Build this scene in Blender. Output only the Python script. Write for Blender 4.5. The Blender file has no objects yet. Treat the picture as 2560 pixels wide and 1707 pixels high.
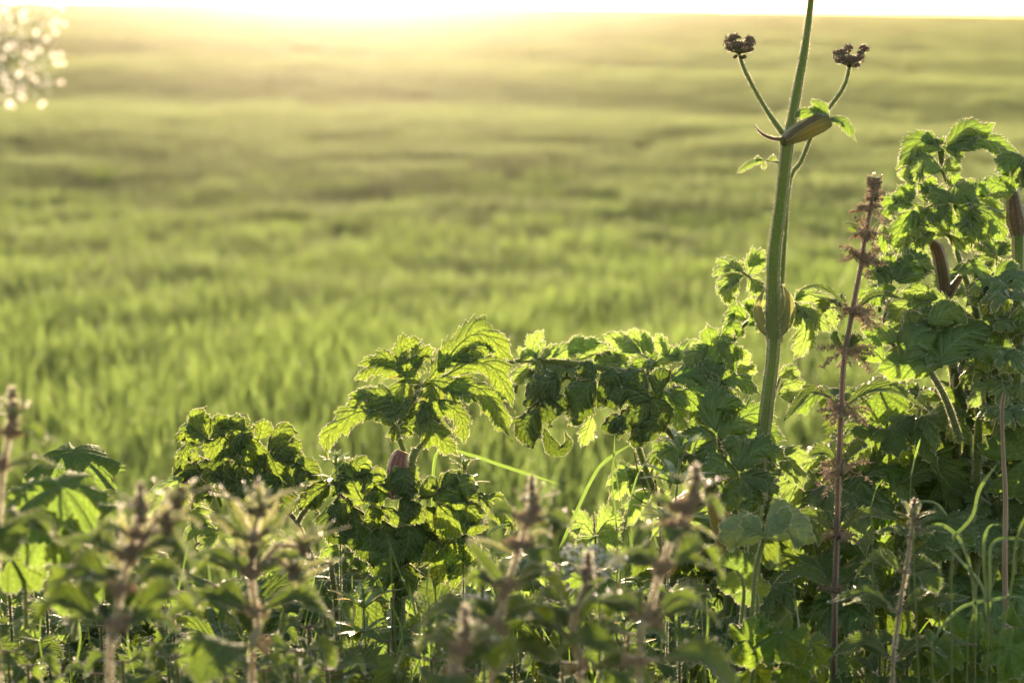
import bpy, math, random
import numpy as np
from mathutils import Vector, Matrix, Euler

# ------------------------------------------------------------------ camera, sky, sun, exposure
S = bpy.context.scene
COL = S.collection
LENS, SENSOR = 70.0, 36.0
F = LENS / SENSOR * 2560.0                      # focal length in photo pixels
PITCH = 9.2
CAMZ = 1.45
cam_d = bpy.data.cameras.new("camera")
cam_d.lens = LENS; cam_d.sensor_width = SENSOR
cam_d.clip_start = 0.05; cam_d.clip_end = 5000
cam_d.dof.use_dof = True
cam_d.dof.focus_distance = 1.80
cam_d.dof.aperture_fstop = 7.0
cam_d.dof.aperture_blades = 0
cam = bpy.data.objects.new("camera", cam_d); COL.objects.link(cam)
cam.location = (0, 0, CAMZ)
cam.rotation_euler = (math.radians(90 - PITCH), 0, 0)
S.camera = cam

HAZE_D, HAZE_G = 0.00018, 0.875
SUN_EL, SUN_AZ = math.radians(4.6), math.radians(-4.5)     # azimuth from +Y, negative = to the left
w = bpy.data.worlds.new("World"); S.world = w; w.use_nodes = True
nt = w.node_tree
sky = nt.nodes.new("ShaderNodeTexSky"); sky.sky_type = 'NISHITA'; sky.sun_disc = False
sky.sun_elevation = SUN_EL; sky.sun_rotation = SUN_AZ
sky.air_density = 1.0; sky.dust_density = 1.6; sky.ozone_density = 1.0; sky.altitude = 50
bg = nt.nodes["Background"]; bg.inputs[1].default_value = 0.15
nt.links.new(sky.outputs[0], bg.inputs[0])

sl = bpy.data.lights.new("sun", 'SUN'); sl.energy = 3.3; sl.angle = math.radians(0.5); sl.color = (1.0, 0.86, 0.72)
sun = bpy.data.objects.new("sun", sl); COL.objects.link(sun)
sd = Vector((math.sin(SUN_AZ) * math.cos(SUN_EL), math.cos(SUN_AZ) * math.cos(SUN_EL), math.sin(SUN_EL)))
sun.rotation_euler = sd.to_track_quat('Z', 'Y').to_euler()
sun.location = (0, 0, 5)

S.view_settings.view_transform = 'Standard'; S.view_settings.look = 'None'
S.view_settings.exposure = 2.35; S.view_settings.gamma = 1.0
S.view_settings.use_white_balance = True; S.view_settings.white_balance_temperature = 7900; S.view_settings.white_balance_tint = 14
S.render.engine = 'CYCLES'
cy = S.cycles
cy.use_denoising = True
cy.max_bounces = 7; cy.diffuse_bounces = 4; cy.glossy_bounces = 2; cy.transmission_bounces = 4
cy.volume_bounces = 0; cy.transparent_max_bounces = 6
cy.caustics_reflective = False; cy.caustics_refractive = False
cy.sample_clamp_indirect = 6.0
cy.sample_clamp_direct = 0.0

# ------------------------------------------------------------------ helpers
CAMM = Matrix.Translation(cam.location) @ cam.rotation_euler.to_matrix().to_4x4()
CR = np.array(cam.rotation_euler.to_matrix())
CL = np.array(cam.location)
def at(px, py, d):
    v = np.array([(px - 1280.0) / F * d, (853.5 - py) / F * d, -d])
    return CR @ v + CL
def A(*p): return np.array(p, float)
def nrm(v):
    n = np.linalg.norm(v); return v / n if n > 1e-12 else A(0, 0, 1)
def mpx(d): return d / F                        # metres per photo pixel at a depth

def crest(x, y):
    az = x / max(y, 1.0)
    return 0.0
def ground_z(x, y):
    x = np.asarray(x, float); y = np.asarray(y, float)
    verge = 0.47 / (1 + np.exp((y - 2.45) / 0.07))
    rise = 0.0003 + 0 * y
    az = np.clip(x / np.maximum(y, 2.0), -0.6, 0.6)
    # the field climbs gently to a crest about 150 m off; its skyline drops towards the right
    e = 0.0053 - 0.0180 * az + 0.004 * az * az + 0.02 * np.clip(az, -1, 0) * np.clip(az, -1, 0) * -2.2
    t = np.clip((y - 4.0) / 146.0, 0, 1)
    ztop = CAMZ + 150.0 * e
    z = ztop * (t ** 1.05)
    b = np.clip(y - 150, 0, None)
    z = z - 0.0006 * b * b / (1 + b / 60.0)
    und = 0.05 * np.sin(x * 0.35 + 0.7 * np.sin(y * 0.11)) * np.sin(y * 0.23 + 1.3) + 0.07 * np.sin(y * 0.42 + 0.15 * x)
    z = z + und * np.clip((y - 4) / 12, 0, 1) * np.clip((150 - y) / 30, 0, 1)
    return z + verge

class MB:
    def __init__(s):
        s.v = []; s.f = []; s.m = []; s.uv = []; s.n = 0
    def add(s, v, f, mat=0, uv=None):
        v = np.asarray(v, float).reshape(-1, 3)
        f = np.asarray(f, int)
        if f.shape[1] == 3: f = np.concatenate([f, -np.ones((len(f), 1), int) - s.n], 1)
        s.v.append(v); s.f.append(f + s.n); s.m.append(np.full(len(f), mat, int))
        s.uv.append(np.zeros((len(v), 2)) if uv is None else np.asarray(uv, float))
        s.n += len(v)
    def build(s, name, mats, parent=None, smooth=True):
        v = np.concatenate(s.v); f = np.concatenate(s.f); m = np.concatenate(s.m); uv = np.concatenate(s.uv)
        if parent is not None:
            v = v - np.array(parent['_w'])
        me = bpy.data.meshes.new(name)
        me.vertices.add(len(v)); me.vertices.foreach_set('co', v.astype(np.float32).ravel())
        tri = f[:, 3] < 0
        ln = np.where(tri, 3, 4); st = np.concatenate([[0], np.cumsum(ln)[:-1]])
        mask = np.ones_like(f, bool); mask[:, 3] = ~tri
        idx = f[mask]
        me.loops.add(len(idx)); me.loops.foreach_set('vertex_index', idx.astype(np.int32))
        me.polygons.add(len(f)); me.polygons.foreach_set('loop_start', st.astype(np.int32))
        me.polygons.foreach_set('loop_total', ln.astype(np.int32))
        me.polygons.foreach_set('material_index', m.astype(np.int32))
        me.polygons.foreach_set('use_smooth', np.full(len(f), smooth))
        a = me.attributes.new('luv', 'FLOAT2', 'POINT'); a.data.foreach_set('vector', uv.astype(np.float32).ravel())
        for mt in (mats if isinstance(mats, (list, tuple)) else [mats]): me.materials.append(mt)
        me.update(); me.validate()
        o = bpy.data.objects.new(name, me); COL.objects.link(o)
        if parent is not None: o.parent = parent
        return o

def tag(o, label, cat, group=None, kind=None):
    if label: o['label'] = label
    if cat: o['category'] = cat
    if group: o['group'] = group
    if kind: o['kind'] = kind
    return o
def thing(name, label, cat, base, group=None):
    o = bpy.data.objects.new(name, None); COL.objects.link(o)
    o.empty_display_size = 0.05
    o.location = tuple(base); o['_w'] = [float(c) for c in base]
    return tag(o, label, cat, group)
def rooted(p):                                  # the point on the ground under p
    return A(p[0], p[1], float(ground_z(p[0], p[1])))

# ------------------------------------------------------------------ materials
def N(t, typ, **kw):
    n = t.nodes.new(typ)
    for k, v in kw.items(): setattr(n, k, v)
    return n
def newmat(name):
    m = bpy.data.materials.new(name); m.use_nodes = True
    t = m.node_tree; t.nodes.clear()
    return m, t, N(t, 'ShaderNodeOutputMaterial')
def math_n(t, op, a, b=None, c=None):
    n = N(t, 'ShaderNodeMath', operation=op)
    for i, x in enumerate((a, b, c)):
        if x is None: continue
        if isinstance(x, (int, float)): n.inputs[i].default_value = x
        else: t.links.new(x, n.inputs[i])
    return n.outputs[0]
def mixc(t, fac, a, b, blend='MIX'):
    n = N(t, 'ShaderNodeMix', data_type='RGBA', blend_type=blend)
    for s, x in (('Factor', fac), ('A', a), ('B', b)):
        i = [k for k in n.inputs if k.name == s and (k.type == 'RGBA' or s == 'Factor')][0]
        if isinstance(x, (int, float)): i.default_value = x
        elif isinstance(x, tuple): i.default_value = (*x[:3], 1)
        else: t.links.new(x, i)
    return [o for o in n.outputs if o.type == 'RGBA'][0]

def leaf_mat(name, diff, trans, diff2=None, trans2=None, veins=7.0, slant=0.55, vein_c=0.6, rough=0.45, tw=0.5,
             gloss=0.12, cell=0.0, bump=0.4, wear=0.0, nscale=25.0, mid=0.05, holes=0.0):
    """leaf blade: diffuse face + light through the blade, a vein pattern in the leaf's own u/v, quilting between the veins"""
    m, t, out = newmat(name); L = t.links.new
    at_ = N(t, 'ShaderNodeAttribute', attribute_name='luv')
    sp = N(t, 'ShaderNodeSeparateXYZ'); L(at_.outputs['Vector'], sp.inputs[0])
    u, v = sp.outputs[0], sp.outputs[1]
    av = math_n(t, 'ABSOLUTE', v)
    ph = math_n(t, 'MULTIPLY', math_n(t, 'SUBTRACT', u, math_n(t, 'MULTIPLY', av, slant / veins * 2.0)), veins)
    pp = math_n(t, 'PINGPONG', ph, 0.5)
    lat = math_n(t, 'LESS_THAN', pp, 0.045)
    midv = math_n(t, 'LESS_THAN', av, mid)
    vn = math_n(t, 'MAXIMUM', math_n(t, 'MULTIPLY', lat, 0.7), midv)
    geo = N(t, 'ShaderNodeTexCoord')
    vo = N(t, 'ShaderNodeTexVoronoi', feature='DISTANCE_TO_EDGE'); vo.inputs['Scale'].default_value = 260.0
    L(geo.outputs['Object'], vo.inputs['Vector'])
    no = N(t, 'ShaderNodeTexNoise'); no.inputs['Scale'].default_value = nscale; no.inputs['Detail'].default_value = 3
    L(geo.outputs['Object'], no.inputs['Vector'])
    oi = N(t, 'ShaderNodeObjectInfo')
    k = math_n(t, 'ADD', math_n(t, 'MULTIPLY', no.outputs[0], 1.2), math_n(t, 'MULTIPLY', oi.outputs['Random'], 0.7))
    kk = math_n(t, 'SUBTRACT', k, 0.45)
    kk = math_n(t, 'MINIMUM', math_n(t, 'MAXIMUM', kk, 0.0), 1.0)
    diff2 = diff2 or tuple(c * 0.6 for c in diff); trans2 = trans2 or tuple(c * 0.65 for c in trans)
    dc = mixc(t, kk, diff, diff2); tc = mixc(t, kk, trans, trans2)
    veinc = tuple(min(1, c * 2.2 + 0.03) for c in diff)
    dc = mixc(t, math_n(t, 'MULTIPLY', vn, vein_c), dc, veinc)
    tc = mixc(t, math_n(t, 'MULTIPLY', vn, 0.55 * vein_c), tc, tuple(c * 0.35 for c in trans))
    if cell:
        ce = math_n(t, 'MINIMUM', math_n(t, 'MULTIPLY', vo.outputs[0], 3.5), 1.0)
        tc = mixc(t, math_n(t, 'MULTIPLY', math_n(t, 'SUBTRACT', 1.0, ce), cell), tc, tuple(c * 0.25 for c in trans))
    if wear:
        n2 = N(t, 'ShaderNodeTexNoise'); n2.inputs['Scale'].default_value = 60; L(geo.outputs['Object'], n2.inputs['Vector'])
        sp2 = math_n(t, 'GREATER_THAN', n2.outputs[0], 0.70)
        dc = mixc(t, math_n(t, 'MULTIPLY', sp2, wear), dc, (0.16, 0.09, 0.03)); tc = mixc(t, math_n(t, 'MULTIPLY', sp2, wear), tc, (0.35, 0.2, 0.04))
    h = math_n(t, 'ADD', math_n(t, 'MULTIPLY', math_n(t, 'MINIMUM', math_n(t, 'MULTIPLY', pp, 4.0), 1.0), 1.0),
               math_n(t, 'MULTIPLY', math_n(t, 'MINIMUM', math_n(t, 'MULTIPLY', vo.outputs[0], 2.0), 1.0), 0.5))
    bp = N(t, 'ShaderNodeBump'); bp.inputs['Strength'].default_value = bump; bp.inputs['Distance'].default_value = 0.0012
    L(h, bp.inputs['Height'])
    D = N(t, 'ShaderNodeBsdfDiffuse'); T = N(t, 'ShaderNodeBsdfTranslucent'); G = N(t, 'ShaderNodeBsdfGlossy')
    L(dc, D.inputs[0]); L(tc, T.inputs[0]); G.inputs['Roughness'].default_value = rough; G.inputs[0].default_value = (0.8, 0.84, 0.74, 1)
    for b in (D, T, G): L(bp.outputs[0], b.inputs['Normal'])
    m1 = N(t, 'ShaderNodeMixShader'); m1.inputs[0].default_value = tw
    L(D.outputs[0], m1.inputs[1]); L(T.outputs[0], m1.inputs[2])
    fr = N(t, 'ShaderNodeLayerWeight'); fr.inputs[0].default_value = 0.35
    m2 = N(t, 'ShaderNodeMixShader'); L(math_n(t, 'ADD', math_n(t, 'MULTIPLY', fr.outputs['Facing'], gloss), gloss * 0.3), m2.inputs[0])
    L(m1.outputs[0], m2.inputs[1]); L(G.outputs[0], m2.inputs[2]); last = m2.outputs[0]
    if holes:                                    # eaten through by insects
        n3 = N(t, 'ShaderNodeTexNoise'); n3.inputs['Scale'].default_value = 110; n3.inputs['Detail'].default_value = 1; L(geo.outputs['Object'], n3.inputs['Vector'])
        TR = N(t, 'ShaderNodeBsdfTransparent'); m3 = N(t, 'ShaderNodeMixShader'); L(math_n(t, 'GREATER_THAN', n3.outputs[0], 1.0 - holes), m3.inputs[0])
        L(last, m3.inputs[1]); L(TR.outputs[0], m3.inputs[2]); last = m3.outputs[0]
    L(last, out.inputs[0])
    return m

def plain_mat(name, c1, c2, scale=40, rough=0.6, trans=None, tw=0.0, gloss=0.06, stripes=0, detail=3, sc=None):
    m, t, out = newmat(name); L = t.links.new
    geo = N(t, 'ShaderNodeTexCoord'); no = N(t, 'ShaderNodeTexNoise'); no.inputs['Scale'].default_value = scale
    no.inputs['Detail'].default_value = detail
    mp = N(t, 'ShaderNodeMapping'); L(geo.outputs['Object'], mp.inputs[0]); L(mp.outputs[0], no.inputs['Vector'])
    if sc: mp.inputs['Scale'].default_value = sc
    cr = N(t, 'ShaderNodeValToRGB'); cr.color_ramp.elements[0].position = 0.35; cr.color_ramp.elements[1].position = 0.65
    cr.color_ramp.elements[0].color = (*c1, 1); cr.color_ramp.elements[1].color = (*c2, 1); L(no.outputs[0], cr.inputs[0])
    col = cr.outputs[0]
    if stripes:                                  # ridges run along the stem: v is the angle
        at_ = N(t, 'ShaderNodeAttribute', attribute_name='luv'); sp = N(t, 'ShaderNodeSeparateXYZ'); L(at_.outputs['Vector'], sp.inputs[0])
        pg = math_n(t, 'PINGPONG', math_n(t, 'MULTIPLY', sp.outputs[1], float(stripes)), 0.5)
        col = mixc(t, math_n(t, 'MULTIPLY', pg, 1.1), col, tuple(min(1, c * 2.0 + 0.03) for c in c1))
    D = N(t, 'ShaderNodeBsdfDiffuse'); L(col, D.inputs[0]); last = D.outputs[0]
    if trans:
        T = N(t, 'ShaderNodeBsdfTranslucent'); L(mixc(t, no.outputs[0], trans, tuple(c * 0.55 for c in trans)), T.inputs[0])
        m1 = N(t, 'ShaderNodeMixShader'); m1.inputs[0].default_value = tw; L(last, m1.inputs[1]); L(T.outputs[0], m1.inputs[2]); last = m1.outputs[0]
    G = N(t, 'ShaderNodeBsdfGlossy'); G.inputs['Roughness'].default_value = rough
    fr = N(t, 'ShaderNodeLayerWeight'); fr.inputs[0].default_value = 0.3
    m2 = N(t, 'ShaderNodeMixShader'); L(math_n(t, 'MULTIPLY', fr.outputs['Fresnel'], gloss * 4), m2.inputs[0])
    L(last, m2.inputs[1]); L(G.outputs[0], m2.inputs[2]); L(m2.outputs[0], out.inputs[0])
    return m

M = {}
M['near'] = leaf_mat('near_field_blade', (0.075, 0.12, 0.045), (0.265, 0.40, 0.10), veins=1.0, mid=0.1, rough=0.5, gloss=0.09, tw=0.58, bump=0.0, nscale=1.5)
M['field'] = leaf_mat('hazed_field_blade', (0.08, 0.112, 0.055), (0.25, 0.335, 0.13), veins=1.0, mid=0.1, rough=0.5, gloss=0.1, tw=0.55, bump=0.0, nscale=1.5)  # far copy of the crop: distance haze put into its paler, greyer colour
M['grass'] = leaf_mat('grass_blade', (0.10, 0.18, 0.07), (0.26, 0.44, 0.06), veins=1.0, mid=0.12, rough=0.3, gloss=0.25, tw=0.5, bump=0.0)
M['hog'] = leaf_mat('hogweed_leaf', (0.065, 0.14, 0.03), (0.27, 0.46, 0.06), veins=6, bump=0.5, cell=0.45, tw=0.56, wear=0.12)
M['hogpale'] = leaf_mat('pale_hogweed_leaf', (0.085, 0.155, 0.045), (0.32, 0.50, 0.10), veins=6, bump=0.5, cell=0.45, tw=0.58)
M['crisp'] = leaf_mat('crinkled_leaf', (0.07, 0.13, 0.035), (0.30, 0.46, 0.055), veins=8, vein_c=0.35, bump=0.9, cell=0.6, tw=0.52, wear=0.3, holes=0.27, rough=0.5, gloss=0.1)
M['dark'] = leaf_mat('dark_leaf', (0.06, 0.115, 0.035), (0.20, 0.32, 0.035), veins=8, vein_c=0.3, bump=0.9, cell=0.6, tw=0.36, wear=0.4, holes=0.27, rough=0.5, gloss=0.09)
M['nettle'] = leaf_mat('nettle_leaf', (0.07, 0.125, 0.035), (0.26, 0.41, 0.06), veins=9, slant=1.2, bump=0.8, cell=0.5, tw=0.45, rough=0.6, gloss=0.06)
M['mallow'] = leaf_mat('mallow_leaf', (0.07, 0.13, 0.045), (0.26, 0.43, 0.07), veins=7, vein_c=0.25, bump=0.5, cell=0.4, tw=0.5, gloss=0.05, rough=0.6)
M['shadegrass'] = leaf_mat('shaded_grass_blade', (0.06, 0.11, 0.045), (0.17, 0.28, 0.05), veins=1.0, mid=0.12, rough=0.4, gloss=0.15, tw=0.4, bump=0.0)  # duller copy of the grass, the corner's shade put into its colour
M['pale'] = leaf_mat('lit_mallow_leaf', (0.15, 0.23, 0.11), (0.36, 0.52, 0.13), veins=7, vein_c=0.3, bump=0.5, cell=0.4, tw=0.5, gloss=0.1)  # mallow copy made paler, skylight on the leaf put into its colour
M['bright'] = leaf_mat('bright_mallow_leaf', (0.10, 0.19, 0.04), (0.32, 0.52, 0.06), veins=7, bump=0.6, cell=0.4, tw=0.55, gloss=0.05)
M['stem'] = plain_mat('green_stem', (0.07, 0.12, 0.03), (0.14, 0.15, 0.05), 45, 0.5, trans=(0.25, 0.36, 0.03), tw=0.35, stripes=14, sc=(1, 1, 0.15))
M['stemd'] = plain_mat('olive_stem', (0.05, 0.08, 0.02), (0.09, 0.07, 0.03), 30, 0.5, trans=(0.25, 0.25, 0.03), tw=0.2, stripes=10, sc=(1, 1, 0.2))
M['purple'] = plain_mat('purple_stem', (0.10, 0.06, 0.058), (0.15, 0.10, 0.075), 60, 0.5, trans=(0.4, 0.25, 0.18), tw=0.3, stripes=4, sc=(1, 1, 0.2))
M['sheath'] = plain_mat('sheath', (0.11, 0.12, 0.055), (0.09, 0.07, 0.05), 70, 0.5, trans=(0.42, 0.40, 0.07), tw=0.45, stripes=12)
M['brownsheath'] = plain_mat('brown_sheath', (0.09, 0.06, 0.05), (0.08, 0.09, 0.04), 45, 0.5, trans=(0.28, 0.2, 0.06), tw=0.3, stripes=9)
M['youngstem'] = plain_mat('young_stem', (0.19, 0.15, 0.11), (0.25, 0.18, 0.14), 60, 0.5, trans=(0.55, 0.45, 0.30), tw=0.45, stripes=4, sc=(1, 1, 0.2))
M['young'] = leaf_mat('young_nettle_leaf', (0.11, 0.14, 0.06), (0.42, 0.47, 0.17), veins=6, bump=0.4, cell=0.3, tw=0.5, rough=0.6, gloss=0.08)
M['redsheath'] = plain_mat('red_sheath', (0.17, 0.07, 0.07), (0.11, 0.07, 0.045), 50, 0.5, trans=(0.32, 0.14, 0.10), tw=0.3, stripes=12)
M['hair'] = plain_mat('plant_hair', (0.65, 0.62, 0.5), (0.75, 0.72, 0.6), 10, 0.4, trans=(0.95, 0.9, 0.75), tw=0.55, gloss=0.1)
M['bud'] = plain_mat('flower_bud', (0.21, 0.13, 0.12), (0.15, 0.13, 0.08), 400, 0.6, trans=(0.45, 0.24, 0.18), tw=0.3)
M['seed'] = plain_mat('nettle_flower', (0.34, 0.25, 0.21), (0.28, 0.24, 0.16), 300, 0.6, trans=(0.95, 0.74, 0.58), tw=0.6)
M['flap'] = plain_mat('sheath_flap', (0.13, 0.14, 0.08), (0.10, 0.12, 0.05), 60, 0.5, trans=(0.40, 0.42, 0.12), tw=0.4, stripes=8)
M['white'] = plain_mat('white_petal', (0.45, 0.48, 0.45), (0.6, 0.62, 0.58), 30, 0.5, trans=(0.5, 0.52, 0.48), tw=0.5, gloss=0.15)
M['dead'] = plain_mat('dead_stalk', (0.14, 0.09, 0.07), (0.24, 0.17, 0.12), 60, 0.6, sc=(1, 1, 0.1))
M['twig'] = plain_mat('twig', (0.10, 0.06, 0.05), (0.16, 0.10, 0.07), 60, 0.6)
m, t, out = newmat('dew_drop')
P = N(t, 'ShaderNodeBsdfPrincipled'); P.inputs['Base Color'].default_value = (1, 1, 1, 1); P.inputs['Roughness'].default_value = 0.4
P.inputs['Transmission Weight'].default_value = 1.0; P.inputs['IOR'].default_value = 1.33; G = N(t, 'ShaderNodeBsdfGlossy'); G.inputs['Roughness'].default_value = 0.28; G.inputs[0].default_value = (0.95, 0.95, 0.95, 1)
mx = N(t, 'ShaderNodeMixShader'); mx.inputs[0].default_value = 0.5; t.links.new(P.outputs[0], mx.inputs[1]); t.links.new(G.outputs[0], mx.inputs[2]); t.links.new(mx.outputs[0], out.inputs[0]); M['dew'] = m
m, t, out = newmat('soil')
geo = N(t, 'ShaderNodeTexCoord'); no = N(t, 'ShaderNodeTexNoise'); no.inputs['Scale'].default_value = 3.0; no.inputs['Detail'].default_value = 8
t.links.new(geo.outputs['Object'], no.inputs['Vector'])
cc = mixc(t, no.outputs[0], (0.05, 0.045, 0.025), (0.05, 0.075, 0.025)); D = N(t, 'ShaderNodeBsdfDiffuse'); t.links.new(cc, D.inputs[0])
bp = N(t, 'ShaderNodeBump'); bp.inputs['Strength'].default_value = 0.8; bp.inputs['Distance'].default_value = 0.05
t.links.new(no.outputs[0], bp.inputs['Height']); t.links.new(bp.outputs[0], D.inputs['Normal']); t.links.new(D.outputs[0], out.inputs[0]); M['soil'] = m
# ------------------------------------------------------------------ ground: one sheet to the horizon and past it
rng = np.random.default_rng(7); random.seed(7)
ys = np.concatenate([np.linspace(-6, 2, 9), np.linspace(2.1, 3.2, 23), np.linspace(3.5, 30, 90), np.linspace(31, 170, 120), np.linspace(180, 1500, 60)])
xs_n = np.linspace(-1, 1, 81)
gx, gy = np.meshgrid(xs_n, ys)
gxx = gx * (8 + np.abs(gy) * 0.75)
gz = ground_z(gxx, gy)
ny, nx = gxx.shape
V = np.stack([gxx, gy, gz], -1).reshape(-1, 3)
i, j = np.meshgrid(np.arange(ny - 1), np.arange(nx - 1), indexing='ij'); a = (i * nx + j).ravel()
g = MB(); g.add(V, np.stack([a, a + 1, a + nx + 1, a + nx], 1)); o = g.build('ground', M['soil']); tag(o, 'bare soil and low green cover under the crop', 'ground', kind='structure')

# ------------------------------------------------------------------ blades
def blades(mb, pos, h, wd, lean, az, bend, seg=4, mat=0, twist=None):
    """many tapering bent ribbons at once; pos n x 3, the rest n"""
    n = len(pos); s = np.linspace(0, 1, seg + 1)
    dirx, diry = np.cos(az), np.sin(az)
    ang = lean[:, None] + bend[:, None] * s[None, :] ** 1.3           # angle from vertical along the blade
    dl = h[:, None] / seg
    hor = np.cumsum(np.concatenate([np.zeros((n, 1)), np.sin(ang[:, :-1]) * dl], 1), 1)
    ver = np.cumsum(np.concatenate([np.zeros((n, 1)), np.cos(ang[:, :-1]) * dl], 1), 1)
    C = np.stack([pos[:, None, 0] + hor * dirx[:, None], pos[:, None, 1] + hor * diry[:, None], pos[:, None, 2] + ver], -1)
    tw = az + math.pi / 2 if twist is None else az + math.pi / 2 + twist
    wv = wd[:, None] * np.array([np.interp(q, [0, 0.25, 0.7, 1.0], [0.6, 1.0, 0.75, 0.03]) for q in s])[None, :]
    sx = np.stack([np.cos(tw), np.sin(tw), np.zeros(n)], -1)[:, None, :] * wv[..., None] * 0.5
    P = np.stack([C - sx, C + sx], 2)                                 # n, seg+1, 2, 3
    uv = np.zeros((n, seg + 1, 2, 2)); uv[..., 0] = s[None, :, None]; uv[..., 0, 1] = -1; uv[..., 1, 1] = 1
    b = np.arange(n)[:, None] * (2 * (seg + 1)) + np.arange(seg)[None, :] * 2
    b = b.ravel(); f = np.stack([b, b + 1, b + 3, b + 2], 1)
    mb.add(P.reshape(-1, 3), f, mat, uv.reshape(-1, 2))
    return C[:, -1]

def patch(mb, n, size, hmin, hmax, wmin, wmax, fan=4):
    # tillers: each a small fan of blades from one foot
    k = n // fan
    fx = (rng.random((k, 2)) - 0.5) * size
    fx = np.repeat(fx, fan, 0) + rng.normal(0, 0.006, (k * fan, 2))
    n = k * fan
    pos = np.concatenate([fx, np.zeros((n, 1))], 1)
    return blades(mb, pos, rng.uniform(hmin, hmax, n), rng.uniform(wmin, wmax, n), np.abs(rng.normal(0.12, 0.12, n)), rng.uniform(0, 2 * math.pi, n),
                  np.abs(rng.normal(0.5, 0.45, n)), seg=4, twist=rng.normal(0, 0.7, n))

def gn_scatter(obj, pts_attr=True):
    """the object's own mesh holds one patch (attribute spot = 0) and loose points (spot = 1) where the patch is repeated"""
    ng = bpy.data.node_groups.new('scatter', 'GeometryNodeTree')
    ng.interface.new_socket('Geometry', in_out='INPUT', socket_type='NodeSocketGeometry')
    ng.interface.new_socket('Geometry', in_out='OUTPUT', socket_type='NodeSocketGeometry')
    gi = ng.nodes.new('NodeGroupInput'); go = ng.nodes.new('NodeGroupOutput')
    na = ng.nodes.new('GeometryNodeInputNamedAttribute'); na.data_type = 'FLOAT'; na.inputs[0].default_value = 'spot'
    cmp_ = ng.nodes.new('FunctionNodeCompare'); cmp_.data_type = 'FLOAT'; cmp_.operation = 'GREATER_THAN'
    sep = ng.nodes.new('GeometryNodeSeparateGeometry'); iop = ng.nodes.new('GeometryNodeInstanceOnPoints')
    rs = ng.nodes.new('GeometryNodeInputNamedAttribute'); rs.data_type = 'FLOAT_VECTOR'; rs.inputs[0].default_value = 'rot'
    ss = ng.nodes.new('GeometryNodeInputNamedAttribute'); ss.data_type = 'FLOAT_VECTOR'; ss.inputs[0].default_value = 'siz'
    L = ng.links.new
    L(gi.outputs[0], sep.inputs['Geometry']); L(na.outputs[0], cmp_.inputs[0]); cmp_.inputs[1].default_value = 0.5
    L(cmp_.outputs[0], sep.inputs['Selection'])
    L(sep.outputs[0], iop.inputs['Points']); L(sep.outputs[1], iop.inputs['Instance'])
    L(rs.outputs[0], iop.inputs['Rotation']); L(ss.outputs[0], iop.inputs['Scale'])
    L(iop.outputs[0], go.inputs[0])
    md = obj.modifiers.new('scatter', 'NODES'); md.node_group = ng

def scatter_obj(name, mb, mats, P, R, SC):
    n0 = mb.n
    mb.v.append(P); mb.uv.append(np.zeros((len(P), 2))); mb.n += len(P)
    o = mb.build(name, mats)
    me = o.data
    def attr(nm, typ, arr, key):
        a = me.attributes.new(nm, typ, 'POINT'); a.data.foreach_set(key, arr.astype(np.float32).ravel())
    sp = np.zeros(mb.n); sp[n0:] = 1; attr('spot', 'FLOAT', sp, 'value')
    r = np.zeros((mb.n, 3)); r[n0:] = R; attr('rot', 'FLOAT_VECTOR', r, 'vector')
    s_ = np.ones((mb.n, 3)); s_[n0:] = SC; attr('siz', 'FLOAT_VECTOR', s_, 'vector')
    gn_scatter(o); return o

def lowf(x, y):
    return (np.sin(0.9 * x + 1.7 * np.sin(0.31 * y)) * np.sin(0.55 * y + 0.9 * np.sin(0.4 * x)) +
            0.6 * np.sin(0.23 * x + 0.5) * np.sin(0.37 * y + 2.0) + 0.6 * np.sin(0.8 * y + 0.06 * x)) / 2.2

def field_points(y0, y1, cell):
    P = []
    y = y0
    while y < y1:
        c = cell(y)
        hw = 0.5 * y + 1.6
        n = int(2 * hw / c)
        x = -hw + (np.arange(n) + rng.random(n)) * c
        yy = y + rng.random(n) * c
        P.append(np.stack([x, yy, np.full(n, c)], 1)); y += c
    return np.concatenate(P)

# near crop: dense, individually curved blades
near = MB(); patch(near, 300, 0.5, 0.12, 0.27, 0.004, 0.008)
q = field_points(2.75, 17, lambda y: 0.36); q = q[rng.random(len(q)) > (q[:, 1] - 8.5) / 8.5]
lf = lowf(q[:, 0] * 1.5, q[:, 1] * 1.5)
PN = np.stack([q[:, 0], q[:, 1], ground_z(q[:, 0], q[:, 1]) - 0.01], 1)
RN = np.stack([rng.normal(0, 0.05, len(q)), rng.normal(0, 0.05, len(q)), rng.uniform(0, 6.28, len(q))], 1)
sc = 0.92 + 0.14 * lf + rng.normal(0, 0.05, len(q))
SN = np.stack([np.full(len(q), 1.0), np.full(len(q), 1.0), np.clip(sc, 0.45, 1.5) * np.interp(q[:, 1], [5, 11], [1.0, 0.68])], 1)
o = scatter_obj('crop_grass', near, M['near'], PN, RN, SN); tag(o, 'dewy green cereal grass filling the near field behind the weeds', 'grass', kind='stuff')
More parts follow.
